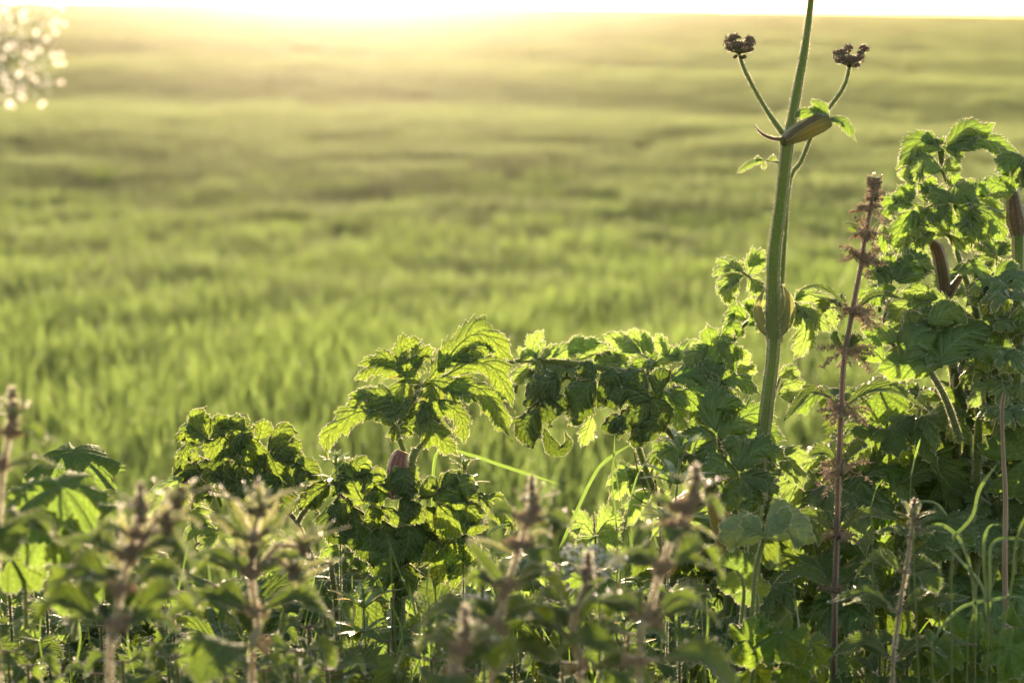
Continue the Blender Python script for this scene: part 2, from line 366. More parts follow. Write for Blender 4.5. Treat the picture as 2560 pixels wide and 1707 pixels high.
# far crop: wider patches
far = MB(); patch(far, 1500, 1.1, 0.05, 0.14, 0.005, 0.010, 1)
q = field_points(6.5, 152, lambda y: 0.75 if y < 40 else 1.1); q = q[rng.random(len(q)) < 0.35 + (q[:, 1] - 6.5) / 5.0]
lf = lowf(q[:, 0] * 0.8, q[:, 1] * 0.8)
PF = np.stack([q[:, 0], q[:, 1], ground_z(q[:, 0], q[:, 1]) - 0.01], 1)
RF = np.stack([rng.normal(0, 0.03, len(q)), rng.normal(0, 0.03, len(q)), rng.uniform(0, 6.28, len(q))], 1)
sc = 1.0 + 0.22 * lf + 0.12 * np.sin(q[:, 1] * 0.9 + 0.1 * q[:, 0] + 2 * np.sin(q[:, 0] * .15)) + rng.normal(0, 0.06, len(q))
SF = np.stack([np.where(q[:, 2] > 1, 1.35, 1.0), np.where(q[:, 2] > 1, 1.35, 1.0), np.clip(sc, 0.4, 1.7)], 1)
o = scatter_obj('distant_crop_grass', far, M['field'], PF, RF, SF); tag(o, 'hazy rolling crop stretching up to the bright skyline', 'grass', kind='stuff')

# dew on the crop
def ico(sub=1):
    import bmesh
    bm = bmesh.new(); bmesh.ops.create_icosphere(bm, subdivisions=sub, radius=1.0)
    v = np.array([x.co[:] for x in bm.verts]); f = np.array([[x.index for x in p.verts] for p in bm.faces]); bm.free(); return v, f
IV, IF = ico(2); IV1, IF1 = ico(1)
def balls(mb, C, R, mat=0, V=None, Fc=None, sz=None):
    V = IV1 if V is None else V; Fc = IF1 if Fc is None else Fc
    C = np.asarray(C).reshape(-1, 3); R = np.broadcast_to(np.asarray(R, float), (len(C),))
    n = len(C)
    if n == 0: return
    vv = V[None] * R[:, None, None]
    if sz is not None: vv = vv * np.asarray(sz)
    vv = vv + C[:, None]
    ff = (Fc[None] + (np.arange(n) * len(V))[:, None, None]).reshape(-1, 3)
    mb.add(vv.reshape(-1, 3), ff, mat)
dw = MB()
n = 3500; y = 2.9 + 22 * rng.random(n) ** 1.4; x = (rng.random(n) - 0.5) * (0.62 * y + 0.5)
balls(dw, np.stack([x, y, ground_z(x, y) + rng.uniform(0.2, 0.3, n)], 1), rng.uniform(0.0010, 0.0019, n), 0, IV, IF)
o = dw.build('dew', M['dew']); tag(o, 'dew drops sparkling on the crop blades', 'dew', kind='stuff')

# ------------------------------------------------------------------ morning haze
hz, t, out = newmat('haze')
PV = N(t, 'ShaderNodeVolumePrincipled'); PV.inputs['Color'].default_value = (0.98, 0.89, 0.84, 1)
PV.inputs['Density'].default_value = HAZE_D; PV.inputs['Anisotropy'].default_value = HAZE_G
t.links.new(PV.outputs[0], out.inputs['Volume'])
bm = MB()
x0, x1, y0, y1, z0, z1 = -1300, 1300, -15, 1600, float(gz.min()) - 2, 9.0
V = np.array([[x, y, z] for x in (x0, x1) for y in (y0, y1) for z in (z0, z1)])
bm.add(V, [[0, 1, 3, 2], [4, 6, 7, 5], [0, 4, 5, 1], [2, 3, 7, 6], [0, 2, 6, 4], [1, 5, 7, 3]])
o = bm.build('haze', hz, smooth=False); tag(o, 'pale morning haze over the field', 'haze', kind='stuff')
# ------------------------------------------------------------------ plant building blocks
def spl(pts, n):
    """a smooth curve through the given points, n samples"""
    P = np.asarray(pts, float)
    if len(P) == 2: return P[0] + (P[1] - P[0]) * np.linspace(0, 1, n)[:, None]
    P = np.concatenate([[2 * P[0] - P[1]], P, [2 * P[-1] - P[-2]]])
    m_ = len(P) - 3
    ln = np.linalg.norm(np.diff(P[1:-1], axis=0), axis=1); cum = np.concatenate([[0], np.cumsum(ln)]); cum /= cum[-1]
    out_ = []
    for s in np.linspace(0, 1, n):
        k = min(m_ - 1, int(np.searchsorted(cum, s, 'right') - 1)); t = (s - cum[k]) / max(cum[k + 1] - cum[k], 1e-9)
        a, b, c, d = P[k:k + 4]
        out_.append(0.5 * ((2 * b) + (-a + c) * t + (2 * a - 5 * b + 4 * c - d) * t * t + (-a + 3 * b - 3 * c + d) * t ** 3))
    return np.array(out_)
def frames(C, n0):
    """tangent, side and normal along a curve, the normal carried along without twist"""
    T = np.gradient(C, axis=0); T /= np.maximum(np.linalg.norm(T, axis=1)[:, None], 1e-12)
    n = np.array(n0, float); n = n - T[0] * n.dot(T[0]); n = nrm(n); Ns = [n]
    for i in range(1, len(C)):
        n = Ns[-1] - T[i] * Ns[-1].dot(T[i]); Ns.append(nrm(n))
    Ns = np.array(Ns); return T, np.cross(T, Ns), Ns

def tube(mb, pts, rad, sides=10, mat=0, n=None, ridges=0, ridge=0.08, hairs=0, hlen=0.0015, hmat=1, squash=1.0, hint=(0, -1, 0.2), cap=True):
    """a stem through pts; rad = one number or one per point; hairs = hairs per metre"""
    pts = np.asarray(pts, float)
    L_ = np.linalg.norm(np.diff(pts, axis=0), axis=1).sum()
    n = n or max(4, int(L_ / 0.012) + len(pts))
    C = spl(pts, n)
    rad = np.broadcast_to(np.asarray(rad, float), (len(pts),)) if np.ndim(rad) == 0 else np.asarray(rad, float)
    R = np.interp(np.linspace(0, 1, n), np.linspace(0, 1, len(rad)), rad)
    R = R * (1 + 0.025 * np.sin(np.linspace(0, 1, n) * L_ * 190) + 0.02 * np.sin(np.linspace(0, 1, n) * L_ * 77 + 1))
    T, Sd, Nn = frames(C, hint)
    th = np.linspace(0, 2 * math.pi, sides, endpoint=False)
    rr = 1 + (ridge * np.cos(th * ridges) if ridges else 0 * th)
    V = C[:, None] + (Sd[:, None] * (np.cos(th) * rr)[None, :, None] + Nn[:, None] * (np.sin(th) * rr * squash)[None, :, None]) * R[:, None, None]
    uv = np.stack(np.broadcast_arrays(np.linspace(0, 1, n)[:, None], (th / (2 * math.pi))[None, :]), -1)
    i, j = np.meshgrid(np.arange(n - 1), np.arange(sides), indexing='ij'); j2 = (j + 1) % sides
    f = np.stack([i * sides + j, i * sides + j2, (i + 1) * sides + j2, (i + 1) * sides + j], -1).reshape(-1, 4)
    mb.add(V.reshape(-1, 3), f, mat, uv.reshape(-1, 2))
    if cap:
        for e in (0, n - 1):
            k = np.arange(sides); c = np.concatenate([V[e], C[e:e + 1]])
            mb.add(c, np.stack([k, (k + 1) % sides, np.full(sides, sides)], 1), mat)
    if hairs:
        nh = int(hairs * 1.6 * L_)
        s = rng.random(nh) * (n - 1); k = np.minimum(s.astype(int), n - 2); fr = (s - k)[:, None]
        a = rng.random(nh) * 2 * math.pi
        c = C[k] * (1 - fr) + C[k + 1] * fr; rr_ = (R[k] * (1 - fr[:, 0]) + R[k + 1] * fr[:, 0])[:, None]
        dr = Sd[k] * np.cos(a)[:, None] + Nn[k] * (np.sin(a) * squash)[:, None]
        base = c + dr * rr_ * 0.97
        hl = hlen * rng.uniform(0.4, 1.2, nh)[:, None]
        tip = base + (dr + rng.normal(0, 0.28, (nh, 3))) * hl
        w_ = T[k] * 0.00014
        V = np.stack([base - w_, base + w_, tip], 1).reshape(-1, 3)
        mb.add(V, np.arange(nh * 3).reshape(-1, 3), hmat)
    return C

def leaflet(mb, pts, w, hint=(0, -0.3, 1), teeth=8, lobes=0, lobe_d=0.35, tooth_d=0.18, prof='ovate', fold=0.15, droop=0.25,
            vein=0.02, nv=7, wav=0.04, curl=0.0, seed=0, mat=0, hmat=1, hair=0.0, vs=7, skew=0.45, per=3, crumple=0.0, cuts=0.0):
    r = random.Random(seed * 7 + 11)
    per = 3
    nu = max(12, int(teeth * per)) + 1
    C = spl(pts, nu); T, Sd, Nn = frames(C, hint)
    L_ = np.linalg.norm(np.diff(C, axis=0), axis=1).sum()
    u = np.linspace(0, 1, nu)
    if prof == 'ovate': base = np.sin(np.pi * u ** 0.62) ** 0.85
    elif prof == 'lance': base = np.sin(np.pi * u ** 0.75) ** 1.1
    elif prof == 'strap': base = np.interp(u, [0, 0.1, 0.8, 1], [0.5, 0.9, 1, 0.02])
    elif prof == 'round': base = np.sqrt(np.clip(1 - (2 * u - 1) ** 2, 0, 1)) ** 0.9
    else: base = np.interp(u, [0, 0.06, 0.3, 0.55, 0.8, 1], [0.12, 0.55, 1.0, 0.85, 0.42, 0.0])    # 'broad'
    base = base * np.clip((1 - u) * 14, 0, 1) + 0.004
    out_v = []; vv = np.linspace(-1, 1, nv)
    ph = [r.uniform(0, 6.28) for _ in range(8)]
    H = {}
    for sgn in (-1, 1):
        lob = np.ones(nu)
        if lobes:
            q = (u * lobes * 1.0 + (0.08 if sgn > 0 else 0) + 0.15 * r.random()) % 1.0
            lob = 1 - lobe_d * (1 - np.clip(np.where(q < 0.72, (q / 0.72) ** 0.7, (1 - q) / 0.28), 0, 1))
        q = (u * teeth) % 1.0
        jit = 1 + 0.25 * np.sin(u * 23 + ph[0] + sgn)
        tooth = 1 + tooth_d * jit * (np.where(q < 0.7, q / 0.7, (1 - q) / 0.3) - 0.5) * 2
        H[sgn] = (base * lob, base * lob * tooth)
    P = np.zeros((nu, nv, 3)); UV = np.zeros((nu, nv, 2))
    for jx, v in enumerate(vv):
        sg = 1 if v >= 0 else -1; av = abs(v)
        h0, h1 = H[sg]; h = (h1 if av > 0.95 else h0) * w
        lat = v * h
        fw = skew * av * h * (1.0 if av < 0.95 else 1.15)
        hh = fold * av * h - droop * (av ** 2) * h
        hh = hh + vein * w * np.cos(2 * math.pi * vs * (u - av * 0.5 * w / max(L_, 1e-6))) * math.sin(math.pi * min(av, 0.9)) * base
        hh = hh + wav * w * (np.sin(u * 9 + ph[1] + v * 1.5) + 0.7 * np.sin(u * 19 + ph[2] - v * 2.5)) * av ** 1.3
        if crumple:
            hh = hh + crumple * w * (np.sin(u * 14 + 5 * v + ph[3]) * np.cos(4 * v + u * 7 + ph[4]) + 0.6 * np.sin(u * 31 + ph[5] + 9 * v)) * (0.3 + 0.7 * av)
            lat = lat * (1 - 0.25 * crumple * (1 + np.sin(u * 17 + ph[6])) * av)
        if curl: 
            a = curl * av; hh = hh - np.sin(a) * h * 0.8 * av; lat = lat * math.cos(a * 0.8)
        P[:, jx] = C + Sd * lat[:, None] + T * (fw * np.clip((1 - u) * 4, 0, 1))[:, None] + Nn * hh[:, None]
        UV[:, jx, 0] = u; UV[:, jx, 1] = v
    i, j = np.meshgrid(np.arange(nu - 1), np.arange(nv - 1), indexing='ij'); b = (i * nv + j).ravel()
    mb.add(P.reshape(-1, 3), np.stack([b, b + 1, b + nv + 1, b + nv], 1), mat, UV.reshape(-1, 2))
    # raised midrib on the under side
    mr = max(w * 0.035, 0.00035)
    tube(mb, C[::max(1, nu // 8)] - Nn[::max(1, nu // 8)] * mr * 0.6, np.linspace(mr, mr * 0.25, len(C[::max(1, nu // 8)])), sides=5, mat=hmat + 1 if hmat else mat, n=max(8, nu // 3), cap=False)
    if hair:
        for jx, sg in ((0, -1), (nv - 1, 1)):
            E = P[:, jx]; nh = int(np.linalg.norm(np.diff(E, axis=0), axis=1).sum() / 0.00028)
            s = rng.random(nh) * (nu - 1); k = np.minimum(s.astype(int), nu - 2); fr = (s - k)[:, None]
            c = E[k] * (1 - fr) + E[k + 1] * fr
            tip = c + (Sd[k] * sg + rng.normal(0, 0.4, (nh, 3))) * hair * rng.uniform(0.5, 1.2, (nh, 1))
            w_ = T[k] * 0.00011
            mb.add(np.stack([c - w_, c + w_, tip], 1).reshape(-1, 3), np.arange(nh * 3).reshape(-1, 3), hmat)
    return C, Sd, Nn

HOG = dict(teeth=17, lobes=3.2, lobe_d=0.48, tooth_d=0.15, prof='broad', fold=0.10, droop=0.45, vein=0.04, wav=0.12, hair=0.0008, skew=0.55)
HOGN = dict(HOG, lobe_d=0.5, fold=0.25, droop=0.35)
NET = dict(teeth=13, lobes=0, tooth_d=0.22, prof='ovate', fold=0.22, droop=0.12, vein=0.03, wav=0.05, vs=9, skew=0.7, nv=7, hair=0.0006)
CRI = dict(teeth=16, lobes=2.2, lobe_d=0.14, tooth_d=0.07, prof='broad', fold=0.05, droop=0.45, vein=0.07, wav=0.16, crumple=0.2, curl=0.3, nv=11, hair=0.0007, vs=8)
LM = lambda k, st='stem': [M[k], M['hair'], M[st]]

def px_pts(spec, d):
    """'x,y x,y,dd ...' photo pixels at depth d (+dd metres) to points"""
    P = []
    for q in spec.split():
        c = [float(z) for z in q.split(',')]
        P.append(at(c[0], c[1], d + (c[2] if len(c) > 2 else 0)))
    return P

def leaf_from(parent, d, specs,  mat='hog', style=HOG, tilt=0.9, stalk=None, stalk_r=0.0015, seed=1, name='leaf', st='stem', label=None, wk=1.22, sdd=0.012, more=True):
    """one compound leaf: specs = [(curve, half width px, tilt)], joined in one mesh, with its stalk"""
    mb = MB()
    for k, s in enumerate(specs):
        P = px_pts(s[0], d); wd = s[1] * wk * mpx(d); tl = s[2] if len(s) > 2 else tilt
        kw = dict(style)
        if len(s) > 3: kw.update(s[3])
        leaflet(mb, P, wd, hint=(0.0, -tl, 1.0), seed=seed * 31 + k, **kw)
        if more and (more is True and random.Random(k * 3 + seed).random() < (0.5 if mat in ('crisp', 'dark') else 0.85)):                                  # a second, smaller leaflet beside and behind it: real leaves overlap
            rr = random.Random(seed * 57 + k); Ls = np.linalg.norm(P[-1] - P[0]); P2 = [np.array(q) for q in P]
            off = A(rr.uniform(-1, 1), 0, rr.uniform(-1, .6)) * Ls * 0.30
            for i in range(1, len(P2)): P2[i] = P2[0] + (P2[i] - P2[0]) * rr.uniform(0.7, 0.9) + off * (0.5 + 0.5 * i / (len(P2) - 1))
            for q in P2: q[1] += rr.uniform(0.006, 0.022)
            leaflet(mb, P2, wd * rr.uniform(0.65, 0.9), hint=(rr.uniform(-.5, .5), -tl * 0.8, 1.0), seed=seed * 77 + k, **kw)
    if stalk:
        for q in stalk.split('|'):
            tube(mb, px_pts(q, d + sdd), [stalk_r, stalk_r * 0.8], sides=8, mat=2, hairs=3500, hmat=1, hlen=0.0013)
    o = mb.build(name, LM(mat, st), parent)
    if label: o['label'] = label
    return o

def palm_leaf(parent, base, centre, R, az, tilt_n, mat, style, lobes=5, spread=2.2, seed=0, r_st=0.0016, st='stem', rise=0.3, name='leaf', hairs=2500):
    """a random lobed leaf: stalk from base to centre, lobes fan out round direction az, arching and hanging"""
    r = random.Random(seed); mb = MB()
    mid = (A(*base) + A(*centre)) / 2 + A(0, 0, R * 0.3)
    if base is not None and np.linalg.norm(A(*base) - A(*centre)) > 0.004:
        tube(mb, [base, mid, centre], [r_st * 1.2, r_st, r_st * 0.8], sides=7, mat=2, hairs=hairs, hmat=1, hlen=0.0012)
    for k in range(lobes):
        q = (k - (lobes - 1) / 2) / max(1, (lobes - 1) / 2)
        a = az + q * spread / 2 + r.uniform(-0.12, 0.12)
        Lk = R * (1 - 0.35 * abs(q)) * r.uniform(0.85, 1.12)
        d = A(math.cos(a), math.sin(a), 0)
        hgt = rise * r.uniform(0.6, 1.3)
        p1 = centre + d * Lk * 0.5 + A(0, 0, Lk * 0.5 * hgt)
        p2 = centre + d * Lk * 0.95 + A(0, 0, Lk * (hgt * 0.3 - r.uniform(0.15, 0.6)))
        leaflet(mb, [centre, p1, p2], Lk * r.uniform(0.26, 0.36), hint=(tilt_n[0], tilt_n[1], 1.0), seed=seed * 13 + k, **style)
    return mb.build(name, LM(mat, st), parent)

def round_leaf(parent, base, c, R, nrm_, seed=0, mat='mallow', dome=0.25, lob=5, name='leaf', st='stem', ruf=0.08, gap=0.5, az=0.0, hair=0.0007):
    """a round shallow-lobed leaf (mallow): radial veins, scalloped rim, domed or cupped"""
    r = random.Random(seed); mb = MB()
    n = nrm(A(*nrm_)); a1 = nrm(np.cross(n, A(0.13, 1, 0.2))); b1 = np.cross(n, a1)
    nr, na = 12, 97
    th = np.linspace(gap / 2, 2 * math.pi - gap / 2, na)
    rim = 1 - 0.16 * (1 - np.abs(np.cos((th) * lob / 2.0))) + 0.035 * np.sin(th * 31 + 1) + 0.05 * np.sin(th * 2 + r.uniform(0, 6))
    rim = rim * np.clip(np.minimum(th - gap / 2, 2 * math.pi - gap / 2 - th) * 3 + 0.45, 0, 1)
    P = np.zeros((nr, na, 3)); UV = np.zeros((nr, na, 2)); p1, p2 = r.uniform(0, 6), r.uniform(0, 6)
    for i in range(nr):
        t = i / (nr - 1); rr = R * (t * rim if i < nr - 1 else t * rim * (1 + 0.03 * np.sign(np.sin(th * 40))))
        hh = -dome * R * t * t + ruf * R * t * t * np.sin(th * lob + p1) + 0.5 * ruf * R * t ** 2 * np.sin(th * 11 + p2) + 0.03 * R * t * np.cos(th * lob * 2)
        P[i] = c + a1 * (rr * np.cos(th + az))[:, None] + b1 * (rr * np.sin(th + az))[:, None] + n * hh[:, None]
        UV[i, :, 0] = t; UV[i, :, 1] = ((th / (2 * math.pi) * lob) % 1.0) * 2 - 1
    i, j = np.meshgrid(np.arange(nr - 1), np.arange(na - 1), indexing='ij'); b = (i * na + j).ravel()
    mb.add(P.reshape(-1, 3), np.stack([b, b + 1, b + na + 1, b + na], 1), 0, UV.reshape(-1, 2))
    if hair:
        E = P[-1]; nh = int(np.linalg.norm(np.diff(E, axis=0), axis=1).sum() / 0.0003)
        s = rng.random(nh) * (na - 1); k = np.minimum(s.astype(int), na - 2); fr = (s - k)[:, None]; cc_ = E[k] * (1 - fr) + E[k + 1] * fr
        o_ = cc_ - c; o_ /= np.maximum(np.linalg.norm(o_, axis=1)[:, None], 1e-9)
        tip = cc_ + (o_ + rng.normal(0, 0.4, (nh, 3))) * hair; w_ = np.cross(o_, n) * 0.00011
        mb.add(np.stack([cc_ - w_, cc_ + w_, tip], 1).reshape(-1, 3), np.arange(nh * 3).reshape(-1, 3), 1)
    tube(mb, [base, (A(*base) + c) / 2 + A(0.004, 0, 0.01), c], [0.0018, 0.0015, 0.0012], sides=7, mat=2, hairs=2500, hmat=1)
    return mb.build(name, LM(mat, st), parent)

def raceme(mb, p, d, L_, r, dens=1.0, droop=0.6):
    """a nettle catkin: a thread with short branching side threads strung with tiny beads"""
    q = [p]; v = nrm(d); k = 6
    for i in range(k):
        v = nrm(v + A(r.uniform(-.3, .3), r.uniform(-.3, .3), r.uniform(-.25, .2) - droop * 0.16)); q.append(q[-1] + v * L_ / k)
    C = spl(q, 16); tube(mb, C[::3], 0.00022, sides=4, mat=1, n=12, cap=False)
    c = []
    for i in range(2, 16):
        for _ in range(2):
            o_ = nrm(A(r.gauss(0, 1), r.gauss(0, 1), r.gauss(0, .8))) * r.uniform(0.0030, 0.0062) * (1.15 - i / 24)
            for t_ in (0.35, 0.6, 0.8, 1.0):
                c.append(C[i] + o_ * t_ + A(r.gauss(0, .0003), r.gauss(0, .0003), r.gauss(0, .0003)))
    balls(mb, c, [r.uniform(0.00035, 0.0007) for _ in c], 0)
    nh = len(c); b_ = np.array(c); q_ = rng.normal(0, 1, (nh, 3)); q_ /= np.linalg.norm(q_, axis=1)[:, None]; z_ = np.cross(q_, A(0, 1, 0.1)) * 0.00010
    mb.add(np.stack([b_ - z_, b_ + z_, b_ + q_ * 0.0015], 1).reshape(-1, 3), np.arange(nh * 3).reshape(-1, 3), 2)
def catkins(parent, p, n, L_, seed, mats=('seed', 'youngstem'), up=0.15, droop=0.6, dirs=None):
    r = random.Random(seed); mb = MB(); n = int(n * 1.4); L_ *= 1.35
    for i in range(n):
        a = r.uniform(0, 2 * math.pi) if dirs is None else dirs[i % len(dirs)] + r.uniform(-.3, .3)
        raceme(mb, A(*p), A(math.cos(a), math.sin(a) * 0.8, up + r.uniform(-0.3, 0.9)), L_ * r.uniform(0.6, 1.15), r, droop=droop)
    return mb.build('flower_cluster', [M['seed'], M[mats[1]], M['hair']], parent)

def nettle(label, path, d, nodes, rad=(0.003, 0.002), stem='purple', leafmat='nettle', group='nettles standing in the weed bank', auto=True, top='flower', seed=0,
           Lleaf=0.055, bury=True, hairs=5000, catk=True, hl=0.0011):
    """path: photo points from the top down. nodes: list of (x, y, [leaf curves 'x,y x,y'...], half width px, catkin count, catkin length)"""
    r = random.Random(seed)
    P = px_pts(path, d); foot = rooted(P[-1] + A(0, 0.01, 0)); 
    root = thing('nettle', label, 'nettle', foot, group)
    full = P + ([(P[-1] + foot) / 2 + A(0.003, 0, 0), foot] if P[-1][2] - foot[2] > 0.03 else [foot])
    rr = list(np.linspace(rad[1], rad[0], len(P))) + [rad[0]] * (len(full) - len(P))
    mb = MB(); C = tube(mb, full, rr, sides=12, ridges=4, ridge=0.16, hairs=hairs, hlen=hl, hmat=1)
    for nd in nodes:                                                     # swollen joints
        c = at(nd[0], nd[1], d); balls(mb, [c], [np.interp(nd[1], [0, 1700], [rad[1], rad[0]]) * 1.35], 0, IV, IF, sz=(1, 1, 0.7))
    mb.build('stem', [M[stem], M['hair']], root)
    for k, nd in enumerate(nodes):
        c = at(nd[0], nd[1], d); wpx = nd[3]
        az0 = (k % 2) * math.pi / 2 + r.uniform(-.2, .2)
        for s in nd[2]:
            mb = MB(); q = px_pts(s, d); st0 = q[0]
            tl = r.uniform(0.0, 0.35)
            tube(mb, [c, (c + st0) / 2 + A(0, 0, 0.001), st0], 0.0010, sides=6, mat=2, hairs=hairs * 0.6, hmat=1)
            leaflet(mb, q, wpx * mpx(d), hint=(0, -tl, 1), seed=seed + k * 3 + len(s), **NET)
            mb.build('leaf', LM(leafmat, stem), root)
        if auto:
            sc = nd[6] if len(nd) > 6 else 1.0
            for sgn in ((-1, 1) if not (nd[2] and hl > .0015) else (-1, 1, 0.42, 0.58)):
                if len(nd[2]) >= 2 and sgn == -1: continue                # the leaf towards the lens is small or missing
                a = (math.pi / 2 * sgn + r.uniform(-.6, .6) if abs(sgn) == 1 else (0.5 if sgn < .5 else 2.64) + r.uniform(-.3, .3)) if nd[2] else az0 + (0 if sgn > 0 else math.pi) + r.uniform(-.35, .35)
                dd = A(math.cos(a), math.sin(a), 0); L_ = Lleaf * sc * r.uniform(0.75, 1.1)
                up_ = r.uniform(0.15, 0.45)
                p0 = c + dd * L_ * 0.22 + A(0, 0, L_ * 0.15 * up_)
                mb = MB(); tube(mb, [c, p0], 0.0009, sides=6, mat=2, hairs=hairs * 0.5, hmat=1)
                leaflet(mb, [p0, p0 + dd * L_ * .5 + A(0, 0, L_ * up_ * 0.5), p0 + dd * L_ + A(0, 0, -L_ * r.uniform(0.05, 0.45))], L_ * r.uniform(0.26, 0.34),
                        hint=(0, -0.2, 1), seed=seed + k * 5 + sgn, **NET)
                mb.build('leaf', LM(leafmat, stem), root)
        if catk and nd[4]:
            catkins(root, c, nd[4], nd[5] * mpx(d), seed + k, droop=0.7 if k > 1 else 0.2, up=0.15 if k > 1 else 0.6)
    if top == 'bud':
        c = P[0]; mb = MB(); zz = [r.uniform(-0.008, 0.015) for _ in range(70)]; cc_ = [c + A(r.gauss(0, 0.0019) * (1 - z_ / 0.017), r.gauss(0, 0.0019) * (1 - z_ / 0.017), z_) for z_ in zz]
        balls(mb, cc_, [r.uniform(0.0009, 0.0018) for _ in cc_], 0); 
        nh = 260; b_ = np.array([cc_[i % 70] for i in range(nh)]); q_ = rng.normal(0, 1, (nh, 3)) + A(0, 0, .6); q_ /= np.linalg.norm(q_, axis=1)[:, None]; z_ = np.cross(q_, A(0, 1, 0.1)) * 0.00022
        mb.add(np.stack([b_ - z_, b_ + z_, b_ + q_ * 0.0042], 1).reshape(-1, 3), np.arange(nh * 3).reshape(-1, 3), 1)
        mb.build('flower_bud', [M['bud'], M['hair']], root)
    return root

def spikes(root, c, d, n, L_, w_, seed, up=(0.5, 1.1), mat='young', st='purple', hair=0.0008):
    """a rosette of narrow young leaves standing round the tip of a shoot"""
    r = random.Random(seed)
    L_ *= d / 1.4; w_ *= d / 1.4
    for i in range(n):
        a = i * 2 * math.pi / n + r.uniform(-.3, .3); e = r.uniform(*up); l = L_ * r.uniform(0.7, 1.15)
        dd = A(math.cos(a) * math.cos(e), math.sin(a) * math.cos(e), math.sin(e)); out_ = A(math.cos(a), math.sin(a), -0.2)
        mb = MB(); leaflet(mb, [c + dd * 0.002, c + dd * l * 0.5 - out_ * 0.0, c + dd * l * 0.9 + out_ * l * 0.25], w_, hint=tuple(-out_ + A(0, 0, 1.2)), seed=seed + i,
                           **dict(NET, teeth=9, prof='lance', tooth_d=0.12, fold=0.35, hair=hair))
        mb.build('leaf', LM(mat, st), root)

def cleavers(label, path, d, whorls, seed=0, group='cleavers threading through the weeds', n=7, ln=0.022, wd=0.0016, leafmat='grass'):
    """goosegrass: a thin square stem with rings of narrow leaves; whorls = [(x, y, leaf scale, up)]"""
    r = random.Random(seed); P = px_pts(path, d); foot = rooted(P[-1]); root = thing('cleavers', label, 'cleavers', foot, group)
    mb = MB(); tube(mb, P + [foot], 0.0009, sides=6, hairs=4000, hmat=1, hlen=0.0009); mb.build('stem', [M['stem'], M['hair']], root)
    for (x, y, s, up) in whorls:
        c = at(x, y, d)
        for i in range(n):
            a = i * 2 * math.pi / n + r.uniform(-.2, .2); e = up + r.uniform(-.15, .15); l = ln * s * r.uniform(0.8, 1.1)
            dd = A(math.cos(a) * math.cos(e), math.sin(a) * math.cos(e), math.sin(e)); o_ = A(math.cos(a), math.sin(a), -0.3)
            mb = MB(); leaflet(mb, [c, c + dd * l * .55, c + dd * l * 0.85 + o_ * l * 0.25], wd * s, hint=tuple(A(0, 0, 1) - o_ * 0.5), seed=i, teeth=4, tooth_d=0.0, prof='strap', fold=0.2, droop=0, vein=0, wav=0, nv=3, hair=0.0006, skew=0)
            mb.build('leaf', LM(leafmat), root)
    return root

def grass_plant(label, d, bl, seed=0, group='long grasses in the weed bank', cat='grass', name='grass_clump', mat='grass', wk=1.0):
    """bl = [(points from base to tip, half width px)]; each blade is a leaf of the tuft"""
    P0 = px_pts(bl[0][0], d)[0]; foot = rooted(P0); root = thing(name, label, cat, foot, group)
    for k, (s, wpx) in enumerate(bl):
        mb = MB(); q = px_pts(s, d)
        if q[0][2] - foot[2] > 0.03:              # the culm the blade springs from
            cm = MB(); f2 = A(q[0][0] * .3 + foot[0] * .7, q[0][1] * .3 + foot[1] * .7, foot[2]); tube(cm, [f2, (f2 + q[0]) / 2 + A(.003, 0, 0), q[0], q[0] + (q[1] - q[0]) * .25], [.0014, .0012, .0010, .0004], sides=6); cm.build('stem', [M['stem']], root)
        leaflet(mb, q, wpx * 0.5 * wk * mpx(d), hint=(0.5 * math.sin(k * 2.1), -1, 0.2), seed=seed + k, teeth=24, tooth_d=0, prof='strap', fold=0.25, droop=0, vein=0, wav=0.0, nv=5, hair=0, skew=0, hmat=0)
        mb.build('leaf', [M[mat]], root)
    return root

def umbel(root, c, up, R, n_rays, per, seed, petal=0.0016, mat='white', cup=0.35, stem_c=None, name='flower_head'):
    """an open umbel: rays to small clusters of white florets"""
    r = random.Random(seed); mb = MB(); up = nrm(A(*up)); a1 = nrm(np.cross(up, A(0, 1, .1))); b1 = np.cross(up, a1)
    base = c - up * R * 0.9
    for i in range(n_rays):
        t = math.sqrt((i + .5) / n_rays); a = i * 2.399963; o_ = (a1 * math.cos(a) + b1 * math.sin(a)) * R * t; cc_ = c + o_ - up * R * cup * t * t
        tube(mb, [base, (base + cc_) / 2 + o_ * 0.1, cc_], 0.0004, sides=4, mat=1, n=6, cap=False)
        for j in range(per):
            tj = math.sqrt((j + .5) / per); aj = j * 2.4 + i; pj = cc_ + (a1 * math.cos(aj) + b1 * math.sin(aj)) * R * 0.17 * tj + up * r.uniform(0.002, 0.005) - up * tj * tj * 0.002
            tube(mb, [cc_, pj], 0.0002, sides=3, mat=1, n=3, cap=False)
            nn = nrm(up + A(r.gauss(0, .35), r.gauss(0, .35), r.gauss(0, .2))); e1 = nrm(np.cross(nn, A(.3, 1, .2))); e2 = np.cross(nn, e1)
            for k in range(5):
                ak = k * 1.2566 + j; dk = e1 * math.cos(ak) + e2 * math.sin(ak); sk = np.cross(nn, dk); s_ = petal * r.uniform(.8, 1.2)
                mb.add(np.array([pj, pj + dk * s_ * .7 - sk * s_ * .42 + nn * .0003, pj + dk * s_ * 1.1 + nn * .0005, pj + dk * s_ * .7 + sk * s_ * .42 + nn * .0003]), [[0, 1, 2, 3]], 0)
    return mb.build(name, [M[mat], M['stem']], root)
rng = np.random.default_rng(21)
D0 = 1.80
GH = 'hogweeds in the weed bank'
